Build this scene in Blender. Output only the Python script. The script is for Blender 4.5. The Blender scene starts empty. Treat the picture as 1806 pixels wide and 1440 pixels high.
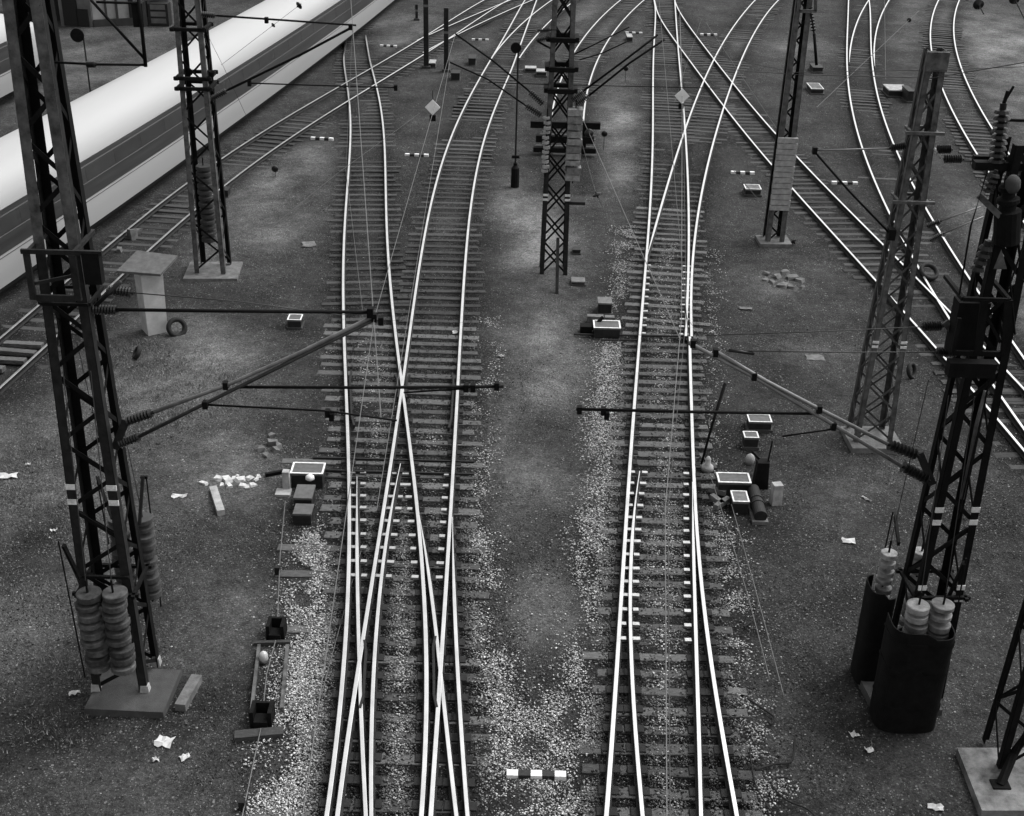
import bpy, math, random
import numpy as np
from mathutils import Vector, Matrix

random.seed(7); rng = np.random.default_rng(7)
SC = bpy.context.scene
COL = SC.collection
R_ = math.radians

# ------------------------------------------------------------------ camera
CX, CY, FPX, IMW = 903.0, 720.0, 2258.3, 1806.0
TH, RO, CAMH = R_(27.445), R_(1.486), 15.476
_r = Vector((1, 0, 0)); _d = Vector((0, math.cos(TH), -math.sin(TH))); _u = Vector((0, math.sin(TH), math.cos(TH)))
CR = math.cos(RO) * _r + math.sin(RO) * _u
CU = -math.sin(RO) * _r + math.cos(RO) * _u
CD = _d
cam_d = bpy.data.cameras.new('camera'); cam = bpy.data.objects.new('camera', cam_d); COL.objects.link(cam)
m = Matrix((CR, CU, -CD)).transposed().to_4x4(); m.translation = (0, 0, CAMH)
cam.matrix_world = m
cam_d.sensor_fit = 'HORIZONTAL'; cam_d.sensor_width = 36.0; cam_d.lens = 36.0 * FPX / IMW
cam_d.clip_start = 0.5; cam_d.clip_end = 5000
SC.camera = cam

# ------------------------------------------------------------------ sky, sun, exposure (overcast, black and white picture)
SUN_EL, SUN_AZ = R_(58), R_(62)          # azimuth from +Y (straight ahead) towards +X
w = bpy.data.worlds.new('World'); SC.world = w; w.use_nodes = True
nt = w.node_tree; nt.nodes.clear()
sky = nt.nodes.new('ShaderNodeTexSky'); sky.sky_type = 'NISHITA'; sky.sun_disc = False
sky.sun_elevation = SUN_EL; sky.sun_rotation = SUN_AZ
sky.air_density = 1.0; sky.dust_density = 4.0; sky.ozone_density = 1.0
bw = nt.nodes.new('ShaderNodeRGBToBW'); bg = nt.nodes.new('ShaderNodeBackground'); ow = nt.nodes.new('ShaderNodeOutputWorld')
nt.links.new(sky.outputs[0], bw.inputs[0]); nt.links.new(bw.outputs[0], bg.inputs[0]); nt.links.new(bg.outputs[0], ow.inputs[0])
bg.inputs[1].default_value = 0.14
sd = bpy.data.lights.new('sun', 'SUN'); sd.energy = 1.0; sd.angle = R_(40); sd.color = (1, 1, 1)
so = bpy.data.objects.new('sun', sd); COL.objects.link(so)
_sv = Vector((math.sin(SUN_AZ) * math.cos(SUN_EL), math.cos(SUN_AZ) * math.cos(SUN_EL), math.sin(SUN_EL)))
so.rotation_euler = (-_sv).to_track_quat('-Z', 'Y').to_euler()
SC.view_settings.view_transform = 'Standard'; SC.view_settings.look = 'None'
SC.view_settings.gamma = 1.0; SC.view_settings.use_curve_mapping = False
SC.view_settings.exposure = 1.0

# ------------------------------------------------------------------ survey helpers
def ray(px, py): return CD * FPX + CR * (px - CX) - CU * (py - CY)
def G(px, py, z=0.0):
    v = ray(px, py); t = (z - CAMH) / v.z
    return Vector((v.x * t, v.y * t, z))
def V(px, py, Y):
    v = ray(px, py); t = Y / v.y
    return Vector((v.x * t, Y, CAMH + v.z * t))
GZ = -0.20                                  # ground level (rail tops are at z = 0)

# ------------------------------------------------------------------ materials
MATS = {}
def mat(name, g, rough=0.8, metal=0.0, var=0.25, vscale=8.0, spec=0.3, objvar=0.0, bump=0.0, bscale=60.0, streak=False):
    if name in MATS: return MATS[name]
    mt = bpy.data.materials.new(name); mt.use_nodes = True
    n = mt.node_tree.nodes; l = mt.node_tree.links; b = n['Principled BSDF']
    b.inputs['Roughness'].default_value = rough; b.inputs['Metallic'].default_value = metal
    b.inputs['Specular IOR Level'].default_value = spec
    tc = n.new('ShaderNodeTexCoord'); geo = n.new('ShaderNodeNewGeometry')
    no = n.new('ShaderNodeTexNoise'); no.inputs['Scale'].default_value = vscale; no.inputs['Detail'].default_value = 6; no.inputs['Roughness'].default_value = 0.65
    src = geo.outputs['Position']
    if streak:
        mp = n.new('ShaderNodeMapping'); mp.inputs['Scale'].default_value = streak; l.new(src, mp.inputs[0]); src = mp.outputs[0]
    l.new(src, no.inputs['Vector'])
    mr = n.new('ShaderNodeMapRange'); mr.inputs['From Min'].default_value = 0.3; mr.inputs['From Max'].default_value = 0.7
    mr.inputs['To Min'].default_value = g * (1 - var); mr.inputs['To Max'].default_value = g * (1 + var)
    l.new(no.outputs['Fac'], mr.inputs['Value'])
    out = mr.outputs[0]
    if objvar:
        oi = n.new('ShaderNodeObjectInfo'); m2 = n.new('ShaderNodeMapRange')
        m2.inputs['To Min'].default_value = 1 - objvar; m2.inputs['To Max'].default_value = 1 + objvar
        l.new(oi.outputs['Random'], m2.inputs['Value'])
        mu = n.new('ShaderNodeMath'); mu.operation = 'MULTIPLY'; l.new(out, mu.inputs[0]); l.new(m2.outputs[0], mu.inputs[1]); out = mu.outputs[0]
    l.new(out, b.inputs['Base Color'])
    if bump:
        nb = n.new('ShaderNodeTexNoise'); nb.inputs['Scale'].default_value = bscale; nb.inputs['Detail'].default_value = 4
        l.new(src, nb.inputs['Vector'])
        bp = n.new('ShaderNodeBump'); bp.inputs['Strength'].default_value = bump; bp.inputs['Distance'].default_value = 0.02
        l.new(nb.outputs['Fac'], bp.inputs['Height']); l.new(bp.outputs[0], b.inputs['Normal'])
    MATS[name] = mt
    return mt
mat('rail_head', 0.92, 0.20, 1.0, 0.16, 1.6)
mat('rail_dull', 0.42, 0.42, 1.0, 0.3, 3.0)
mat('rail_web', 0.013, 0.8, 0.0, 0.4, 12, bump=0.3)
mat('chair_steel', 0.62, 0.34, 1.0, 0.3, 20)
mat('sleeper_wood', 0.078, 0.8, 0, 0.7, 5, objvar=0.4, bump=0.5, bscale=30, streak=(1.5, 14, 6))
mat('sleeper_dark', 0.040, 0.85, 0, 0.5, 4, objvar=0.4, bump=0.5, bscale=30, streak=(1.5, 14, 6))
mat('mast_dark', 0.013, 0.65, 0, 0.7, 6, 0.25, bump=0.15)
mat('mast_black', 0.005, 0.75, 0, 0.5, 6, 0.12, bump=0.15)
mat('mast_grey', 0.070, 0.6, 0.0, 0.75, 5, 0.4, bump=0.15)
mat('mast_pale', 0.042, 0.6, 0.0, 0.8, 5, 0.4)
mat('concrete_dark', 0.050, 0.9, 0, 0.3, 4, bump=0.5)
mat('concrete_mid', 0.12, 0.9, 0, 0.4, 5, bump=0.5)
mat('concrete_pale', 0.30, 0.9, 0, 0.35, 5, bump=0.5)
mat('white_paint', 0.66, 0.6, 0, 0.30, 14)
mat('black_paint', 0.018, 0.6, 0, 0.4, 12)
mat('weight_iron', 0.060, 0.8, 0, 0.7, 7, objvar=.45, bump=0.4)
mat('weight_pale', 0.19, 0.8, 0, 0.5, 7, objvar=.3, bump=0.4)
mat('insulator', 0.010, 0.4, 0, 0.3, 9, 0.3)
mat('porcelain', 0.40, 0.25, 0, 0.2, 9, 0.5)
mat('tube', 0.040, 0.45, 0.3, 0.4, 6)
mat('tube_grey', 0.16, 0.45, 0.3, 0.3, 6)
mat('wire', 0.05, 0.5, 0.3, 0.2, 6)
mat('wire_bright', 0.14, 0.4, 0.7, 0.2, 6)
mat('box_dark', 0.014, 0.6, 0, 0.5, 7, bump=0.2)
mat('box_grey', 0.12, 0.65, 0, 0.4, 9, bump=0.2)
mat('box_lid', 0.085, 0.55, 0, 0.3, 9)
mat('rubber', 0.014, 0.8, 0, 0.3, 9)
mat('hut_roof', 0.085, 0.85, 0, 0.3, 6, bump=0.3)
mat('hut_wall', 0.42, 0.85, 0, 0.2, 3, bump=0.2)
mat('train_white', 0.36, 0.35, 0, 0.035, 0.5, 0.5, streak=(1, 0.12, 3))
mat('train_band', 0.032, 0.35, 0, 0.45, 0.9, 0.5, streak=(1, 0.12, 6))
mat('train_glass', 0.029, 0.32, 0, 0.3, 1, 0.6)
mat('train_line', 0.10, 0.4, 0, 0.1, 2)
mat('train_under', 0.014, 0.8, 0, 0.4, 3)
mat('rubble', 0.46, 0.9, 0, 0.3, 15, bump=0.4)
mat('paper', 0.46, 0.8, 0, 0.1, 15)
mat('plaster_pale', 0.30, 0.9, 0, 0.35, 0.8, bump=0.2)
mat('plaster_dark', 0.035, 0.9, 0, 0.4, 0.8)
mat('plaster_mid', 0.11, 0.9, 0, 0.4, 0.8, bump=0.2)
mat('opening', 0.008, 0.6, 0, 0.2, 2)

# ------------------------------------------------------------------ mesh builder
class MB:
    def __init__(s): s.v = []; s.f = []; s.mi = []
    def add(s, vs, fs, mi=0):
        o = len(s.v); s.v += [tuple(p) for p in vs]
        s.f += [tuple(i + o for i in f) for f in fs]; s.mi += [mi] * len(fs); return s
    def box(s, c, size, rz=0.0, top=1.0, mi=0, bev=0.0):
        hx, hy, hz = [q / 2 for q in size]; vs = []
        for z, k in ((-hz, 1), (hz, top)):
            for x, y in ((-1, -1), (1, -1), (1, 1), (-1, 1)): vs.append((x * hx * k, y * hy * k, z))
        cz, sz = math.cos(rz), math.sin(rz)
        vs = [(c[0] + x * cz - y * sz, c[1] + x * sz + y * cz, c[2] + z) for x, y, z in vs]
        return s.add(vs, [(0, 3, 2, 1), (4, 5, 6, 7), (0, 1, 5, 4), (1, 2, 6, 5), (2, 3, 7, 6), (3, 0, 4, 7)], mi)
    def bar(s, a, b, w_, h_, up=(0, 0, 1), mi=0):
        a = Vector(a); b = Vector(b); d = (b - a).normalized(); up = Vector(up)
        if abs(d.dot(up)) > 0.97: up = Vector((0, 1, 0))
        x = d.cross(up).normalized(); y = x.cross(d)
        vs = []
        for p in (a, b):
            for i, j in ((-1, -1), (1, -1), (1, 1), (-1, 1)): vs.append(p + x * (i * w_ / 2) + y * (j * h_ / 2))
        return s.add(vs, [(0, 3, 2, 1), (4, 5, 6, 7), (0, 1, 5, 4), (1, 2, 6, 5), (2, 3, 7, 6), (3, 0, 4, 7)], mi)
    def sweep(s, pts, prof, caps=True, mi=0):
        """prof: list of (radius) per point -> round tube"""
        pts = [Vector(p) for p in pts]; n = 8; rings = []
        for i, p in enumerate(pts):
            d = (pts[min(i + 1, len(pts) - 1)] - pts[max(i - 1, 0)]).normalized()
            up = Vector((0, 0, 1)) if abs(d.z) < 0.95 else Vector((0, 1, 0))
            x = d.cross(up).normalized(); y = x.cross(d)
            r = prof[i] if isinstance(prof, (list, tuple)) else prof
            rings.append([p + x * (r * math.cos(k * math.tau / n)) + y * (r * math.sin(k * math.tau / n)) for k in range(n)])
        vs = [q for rg in rings for q in rg]; fs = []
        for i in range(len(rings) - 1):
            for k in range(n):
                a = i * n + k; b_ = i * n + (k + 1) % n
                fs.append((a, b_, b_ + n, a + n))
        if caps: fs.append(tuple(range(n))[::-1]); fs.append(tuple(range((len(rings) - 1) * n, len(rings) * n)))
        return s.add(vs, fs, mi)
    def lathe(s, a, b, prof, n=12, mi=0):
        """prof: list of (t along a->b 0..1, radius)"""
        a = Vector(a); b = Vector(b); d = (b - a)
        dn = d.normalized(); up = Vector((0, 0, 1)) if abs(dn.z) < 0.95 else Vector((0, 1, 0))
        x = dn.cross(up).normalized(); y = x.cross(dn); vs = []; fs = []
        for t, r in prof:
            c = a + d * t
            vs += [c + x * (r * math.cos(k * math.tau / n)) + y * (r * math.sin(k * math.tau / n)) for k in range(n)]
        for i in range(len(prof) - 1):
            for k in range(n):
                p = i * n + k; q = i * n + (k + 1) % n
                fs.append((p, q, q + n, p + n))
        fs.append(tuple(range(n))[::-1]); fs.append(tuple(range((len(prof) - 1) * n, len(prof) * n)))
        return s.add(vs, fs, mi)
    def ico(s, c, sz, mi=0, jit=0.25):
        t = 0.618
        base = [(-t, 1, 0), (t, 1, 0), (-t, -1, 0), (t, -1, 0), (0, -t, 1), (0, t, 1), (0, -t, -1), (0, t, -1), (1, 0, -t), (1, 0, t), (-1, 0, -t), (-1, 0, t)]
        fc = [(0, 11, 5), (0, 5, 1), (0, 1, 7), (0, 7, 10), (0, 10, 11), (1, 5, 9), (5, 11, 4), (11, 10, 2), (10, 7, 6), (7, 1, 8), (3, 9, 4), (3, 4, 2), (3, 2, 6), (3, 6, 8), (3, 8, 9), (4, 9, 5), (2, 4, 11), (6, 2, 10), (8, 6, 7), (9, 8, 1)]
        vs = []
        for p in base:
            k = 1 + random.uniform(-jit, jit)
            vs.append((c[0] + p[0] * sz[0] / 2 * k, c[1] + p[1] * sz[1] / 2 * k, c[2] + p[2] * sz[2] / 2 * k))
        return s.add(vs, fc, mi)
    def mesh(s, name, mats, off=(0, 0, 0), smooth=False):
        me = bpy.data.meshes.new(name)
        me.from_pydata([(x - off[0], y - off[1], z - off[2]) for x, y, z in s.v], [], s.f)
        for m_ in (mats if isinstance(mats, (list, tuple)) else [mats]): me.materials.append(MATS[m_])
        if any(s.mi): me.polygons.foreach_set('material_index', s.mi)
        if smooth: me.polygons.foreach_set('use_smooth', [True] * len(me.polygons))
        me.update(); return me
def tag(o, label, cat, group=None, kind=None):
    if label: o['label'] = label
    if cat: o['category'] = cat
    if group: o['group'] = group
    if kind: o['kind'] = kind
    return o
def empty(name, loc, label, cat, group=None):
    o = bpy.data.objects.new(name, None); o.empty_display_size = 0.3; COL.objects.link(o); o.location = loc
    o['_'] = 0; del o['_']
    return tag(o, label, cat, group)
def root_loc(p):
    while p.parent: p = p.parent
    return p.location
def build(name, mb, mats, parent=None, smooth=False, base=None):
    """parts: vertices are given in world space; a top-level mesh gets its origin at `base`"""
    off = root_loc(parent) if parent else (base or (0, 0, 0))
    o = bpy.data.objects.new(name, mb.mesh(name, mats, off, smooth)); COL.objects.link(o)
    if parent: o.parent = parent
    elif base: o.location = base
    return o
def place(name, me, parent, loc, rot=(0, 0, 0), scale=(1, 1, 1)):
    o = bpy.data.objects.new(name, me); COL.objects.link(o)
    o.parent = parent; o.location = Vector(loc) - root_loc(parent); o.rotation_euler = rot; o.scale = scale
    return o

# ------------------------------------------------------------------ rail survey (picture points on the rail heads -> metres)
RP = {}
RP['a'] = [(607,90),(610,133),(615,177),(618,217),(617,260),(615,300),(611.7,350),(607.7,417),(605,470),(604.7,504),(605.4,584),(607.6,648),(610.8,705),(613,760),(616,831),(618,900),(618,949),(612,1043),(607,1138),(598,1256),(589,1327),(578,1440)]
RP['b'] = [(630,840),(628.5,949),(629.5,1043),(633.7,1128),(635,1175),(636,1251),(644.6,1440)]
RP['c'] = [(920,10),(893,57),(868,103),(843,143),(813,200),(790,257),(770,317),(756.7,377),(745,443),(735,504),(724,574),(714.6,638),(709,683),(705,711.5),(698,755),(690.6,796),(683,854),(669,949),(655,1034),(641.7,1123.5),(634.6,1175.5),(622,1232),(610,1327),(593.6,1440)]
RP['d'] = [(707,817),(693,878),(681,949),(669,1043),(663,1123),(659,1232),(655,1327),(653,1440)]
RP['e'] = [(650,95),(658,127),(666.7,167),(675,217),(678,260),(680,300),(681.5,367),(683,433),(689,510),(697,580.5),(703.4,631.6),(709,683),(710,705),(714.6,727),(721,765),(728,821),(737.6,892),(744.7,977),(747,1043),(749.4,1138),(749.4,1251),(748.4,1350),(744.7,1440)]
RP['e2'] = [(737.6,892),(740,925),(751.7,987),(763.6,1062),(773,1128),(776.3,1185),(782.4,1251),(794,1350),(806,1440)]
RP['f'] = [(906.7,110),(886.7,157),(870,200),(853,250),(840,300),(831.7,350),(826.7,400),(822,460),(815,542),(812,600),(807,663.6),(804,718),(802,768),(800,831),(796.6,911),(792,949),(787,1024),(781.5,1100),(775.4,1185),(770.6,1279),(760,1440)]
RP['f2'] = [(797.5,911),(799,949),(801.3,1043),(805,1138),(810,1251),(818,1350),(825,1440)]
RP['g'] = [(1153.5,0),(1153.5,78),(1152,155.5),(1150.8,233),(1149.6,311),(1145.7,389),(1140.7,451),(1135,505),(1131,555.6),(1126,613),(1122.7,671),(1118,729),(1113.7,783),(1110,830),(1106.4,895),(1103.5,958),(1098,1020),(1091.4,1106),(1085,1200),(1080.5,1282.6),(1075,1369),(1070,1440)]
RP['g2'] = [(1128,830),(1119,911),(1113.5,970),(1111,1050),(1112,1125),(1116,1211),(1122,1294),(1127,1361),(1133,1440)]
RP['h'] = [(1194,58),(1200,128),(1206,194),(1208,233),(1212,291.5),(1214.5,350),(1215,427.6),(1213.7,486),(1211,560)]
RP['j'] = [(1218,560),(1221.5,482),(1227,420),(1233,361.5),(1242,320),(1250,277),(1262,233),(1277,190),(1293,147),(1313,90),(1337,47),(1373,0)]
RP['hh'] = [(1217.5,560),(1217,606),(1218,671),(1220,729),(1222,783),(1225.7,855.5),(1227.6,922.5),(1232,975),(1238.8,1042.5),(1244.4,1087.5),(1253,1155),(1263,1219),(1270.7,1275),(1282,1342.6),(1300.7,1440)]
RP['h1'] = [(1221.5,850),(1222,900),(1223,975),(1225.7,1050),(1227.6,1125),(1229.8,1211),(1232,1294),(1235,1369),(1236.6,1440)]
RP['i'] = [(1143.8,455),(1153.5,404),(1167,350),(1186.5,288),(1206,233),(1221.5,198),(1241,148),(1259,108),(1280,63),(1303,33),(1333,0)]
RP['k1'] = [(1190,-15),(1202,27),(1225,58),(1240,78),(1260,107),(1292,145),(1303,160),(1337,200),(1373,242),(1403,273),(1440,310),(1473,347),(1523,397),(1564,437),(1588,465),(1616,489.4),(1644,517),(1668,540),(1689,562),(1751,628),(1806,686)]
RP['k2'] = [(1157,12),(1171,43),(1198,82),(1233,128),(1247,147),(1262,168),(1277,190),(1300,217),(1340,263),(1367,297),(1395,330),(1440,378),(1490,433),(1519,468.6),(1550,500),(1581,534.6),(1619.6,576),(1652.6,616),(1682,649),(1718.5,691),(1737.6,711.7),(1762,739.4),(1806,795)]
RP['l1'] = [(1496.7,0),(1494,67),(1495,117),(1498,167),(1507,213),(1523,267),(1540,310),(1560,353),(1573,383),(1587,413),(1600.5,437),(1619.6,472),(1637,500),(1651,524),(1671.7,555.4),(1685.6,578),(1750,675),(1776,711.7),(1806,757)]
RP['l2'] = [(1533,0),(1535,50),(1540,110),(1547,167),(1557,203),(1573,247),(1593,290),(1613,327),(1633,367),(1657,407),(1682,448),(1708,488),(1791,607),(1806,632)]
RP['n1'] = [(1655,0),(1645,33),(1641,67),(1643,92),(1667,170),(1693,220),(1727,277),(1752,313),(1806,393)]
RP['n2'] = [(1692,0),(1683,33),(1683,60),(1688,93),(1700,133),(1717,170),(1733,200),(1753,230),(1767,250),(1785,277),(1806,310)]
RP['m1'] = [(1567,-40),(1525,12),(1510,43),(1502,73),(1498,110)]
RP['m2'] = [(1567,3),(1553,27),(1545,60),(1543,93),(1542,117)]
RP['p1'] = [(853,0),(820,20),(783,43),(748,65),(703,90),(655,118),(612,145),(593,157),(510,205),(460,236),(420,260),(383,280),(213,416),(160,457),(73,537),(0,593)]
RP['p3'] = [(899,0),(853,20),(830,29),(795,43),(756,62),(735,71)]
RP['p4'] = [(939,0),(916,10),(878.5,27),(834,47),(805,62),(783.5,72.5),(746,93)]
RP['c2'] = [(973,0),(934,31),(895,66),(868,101)]
RP['f3'] = [(1008,12),(980,29),(949,54),(914,97)]
RP['r2'] = [(1136,0),(1101,35),(1070,74),(1050,109),(1039,155),(1033,202),(1027,264)]
class Curve:
    """x as a smooth function of y"""
    def __init__(s, pts, deg=None):
        g = np.array([G(*p)[:2] for p in pts]); Y = g[:, 1]; n = len(pts)
        deg = deg or min(6, max(2, n // 3)); s.m = Y.mean(); s.k = 2 / np.ptp(Y)
        s.c = np.polyfit((Y - s.m) * s.k, g[:, 0], deg); s.y0, s.y1 = Y.min(), Y.max()
    def __call__(s, y):
        yc = min(max(y, s.y0), s.y1); f = lambda q: float(np.polyval(s.c, (q - s.m) * s.k))
        e = 0.6 if yc == s.y1 else -0.6
        v = f(yc)
        if y != yc: v += (f(yc) - f(yc - e)) / e * (y - yc)
        return v
RC = {k: Curve(v) for k, v in RP.items()}
class Off:
    def __init__(s, base, dx): s.b = base; s.d = dx; s.y0, s.y1 = base.y0, base.y1
    def __call__(s, y):
        t = (s.b(y + .5) - s.b(y - .5)); return s.b(y) + s.d * math.sqrt(1 + t * t)
RC['p2'] = Off(RC['p1'], 1.505); RC['p2'].y0 = 26
RC['r1'] = Off(RC['r2'], -1.505)
RC['f3'] = Off(RC['c2'], 1.505); RC['m2'] = RC['m2']
NR = [0]
def rail(parent, key, y0, y1, name='rail', head=0.074, dx=0.0, dz=0.0, m_='rail_head'):
    c = RC[key]; n = max(3, int((y1 - y0) / 0.6)); NR[0] += 1
    zt = dz - 0.0016 * (NR[0] % 9)
    mb = MB(); rings = []; tip = y1 if abs(y1 - c.y1) < .01 else y0
    for i in range(n + 1):
        y = y0 + (y1 - y0) * i / n; t = c(y + .2) - c(y - .2); d = Vector((t, .4, 0)).normalized(); x = Vector((d.y, -d.x, 0))
        hw = head / 2 * (1 if name != 'switch_blade' else max(.28, min(1, (abs(y - tip) + .2) / 3.2))); p = Vector((c(y) + dx, y, zt))
        prof = [(-hw, -.004), (-hw + .006, 0), (hw - .006, 0), (hw, -.004), (hw, -.034), (.012, -.048), (.012, -.12), (.07, -.138), (.07, -.150), (-.07, -.150), (-.07, -.138), (-.012, -.12), (-.012, -.048), (-hw, -.034)]
        rings.append([p + x * a + Vector((0, 0, b)) for a, b in prof])
    k = len(prof); mb.v = [tuple(q) for r in rings for q in r]
    for i in range(n):
        for j in range(k):
            a = i * k + j; b = i * k + (j + 1) % k
            mb.f.append((a, b, b + k, a + k)); mb.mi.append(0 if j in (0, 1, 2) else 1)
    mb.f.append(tuple(range(k))); mb.mi.append(1); mb.f.append(tuple(range(n * k, n * k + k))[::-1]); mb.mi.append(1)
    return build(name, mb, [m_, 'rail_web'], parent)

def sleeper_mesh(name, m_, seed):
    rd = random.Random(seed); mb = MB(); hx, hy, hz = .5, .125, .075
    vs = []
    for z, ins in ((-hz, 0), (hz - .012, 0), (hz, .018)):
        for x, y in ((-1, -1), (1, -1), (1, 1), (-1, 1)):
            vs.append((x * (hx - ins * .3) + rd.uniform(-.004, .004), y * (hy - ins) + rd.uniform(-.006, .006), z))
    fs = [(8, 9, 10, 11)]
    for r in (0, 4):
        for k in range(4): fs.append((r + k, r + (k + 1) % 4, r + 4 + (k + 1) % 4, r + 4 + k))
    mb.add(vs, fs); return mb.mesh(name, m_)
SLP = [sleeper_mesh('sleeper', 'sleeper_wood', i) for i in range(4)]
SLD = [sleeper_mesh('sleeper_dark', 'sleeper_dark', i) for i in range(4)]
_b = MB().box((0, 0, 0), (0.36, 0.20, 0.022), top=.93); PLATE = _b.mesh('base_plate', 'rail_web')
_b = MB().box((0, 0, 0), (0.15, 0.11, 0.030), top=.9); CHAIR = _b.mesh('slide_chair', 'chair_steel')
ALLS = []                                   # (x0, x1, y) of every sleeper, used to lay the ballast
def sleepers(parent, keys, y0, y1, step, meshes, ext=0.50, dz=0.0, maxlen=None, plates=0, skew=True, jit=0.03):
    y = y0; i = 0
    while y < y1:
        act = [k for k in keys if y <= RC[k].y1 + .3] if len(keys) > 2 else keys
        xs = sorted(RC[k](y) for k in act); tl = (RC[keys[0]](y + .3) - RC[keys[0]](y - .3)) / .6
        xa, xb = xs[0] - ext, xs[-1] + ext; cx = (xa + xb) / 2; ln = (xb - xa)
        ang = -math.atan(tl) if skew else 0.0
        ln = ln * math.cos(ang) + random.uniform(-.28, .16)
        z = -0.155 - 0.075 + dz - (.012 if meshes is SLD else 0) + random.uniform(-.022, .004)
        place('sleeper', random.choice(meshes), parent, (cx + random.uniform(-.10, .10), y + random.uniform(-jit, jit), z), (0, random.uniform(-.004, .004), ang + random.uniform(-.022, .022)), (ln, random.uniform(.8, 1.12), 1))
        ALLS.append((xa, xb, y))
        if plates and y < plates:
            for x in xs: place('base_plate', PLATE, parent, (x, y, -0.145 + dz), (0, 0, ang))
        y += step + random.uniform(-.03, .03); i += 1

# ------------------------------------------------------------------ ground
def splat(X, Y, lst):
    a = np.zeros_like(X)
    for px, py, rx, ry, amt in lst:
        c = G(px, py, GZ); a = np.maximum(a, amt * np.exp(-(((X - c.x) / rx) ** 2 + ((Y - c.y) / ry) ** 2)))
    return a
PALE = [(940,430,1.3,5,.8),(950,620,1.4,4,.7),(930,800,1.3,3,.65),(960,1080,1.0,1.6,.45),(900,360,1.2,3,.5),(1090,260,1.2,9,.75),(1095,200,1.2,6,.7),
        (310,650,2.4,3.2,.75),(420,820,2.2,1.6,.65),(60,760,3,2.5,.45),(70,900,2.4,2.2,.55),(30,1080,2,1.8,.4),(330,620,2,2,.4),
        (470,330,3.0,8,.55),(540,300,2,5,.45),(480,420,2,3,.35),(1790,90,4,14,.9),(1770,180,2.5,7,.6),(1800,420,1.5,4,.9),(1800,520,1.5,3,.6),
        (1370,85,3,2.2,.6),(1440,85,2,2,.4),(1640,75,3,3,.25),(1440,620,1.2,.7,.5),(1390,500,1.6,1.2,.45),(1440,500,2,2,.3),(1500,870,1.6,1.2,.3),
        (150,100,8,8,.25),(100,140,6,6,.25),(240,60,5,8,.2),(720,60,4,6,.4),(880,80,2,3,.25),(1030,40,3,8,.45),(760,420,.5,6,.5),(730,470,.4,5,.4),(640,560,.9,3,.3),(1310,1230,1.0,1.0,.35),(1340,1330,1.2,1.0,.35),(300,1380,3,2,.15),(400,1100,2,2,.2),(1750,1330,3,2,.12)]
STAIN_SHADE = [(1320,930,1.3,1.2,.7),(1310,790,1.0,1.5,.5),(520,900,.9,1.6,.6),(480,1180,.7,2.2,.55),(520,580,1.2,1.5,.5),(1040,590,.9,.9,.6),(1590,1290,1.3,.9,.7),(1490,1180,.7,.9,.5),(940,920,.8,1.0,.45),(960,1230,1.0,1.8,.4),(400,520,1.5,2,.4),(460,540,1.5,2.5,.35),(1500,200,2.5,8,.35),(1420,560,2.5,3,.25),(1700,950,2.5,2.5,.3),(1300,650,1.5,3,.3),(60,960,.6,1.6,.5),(110,900,.5,.9,.5),(230,1290,1.5,.6,.5),(730,180,2,4,.35),(900,150,1.5,4,.3)]  # dark ground patches: dirt, with contact shade painted in round machine and mast feet
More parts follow.
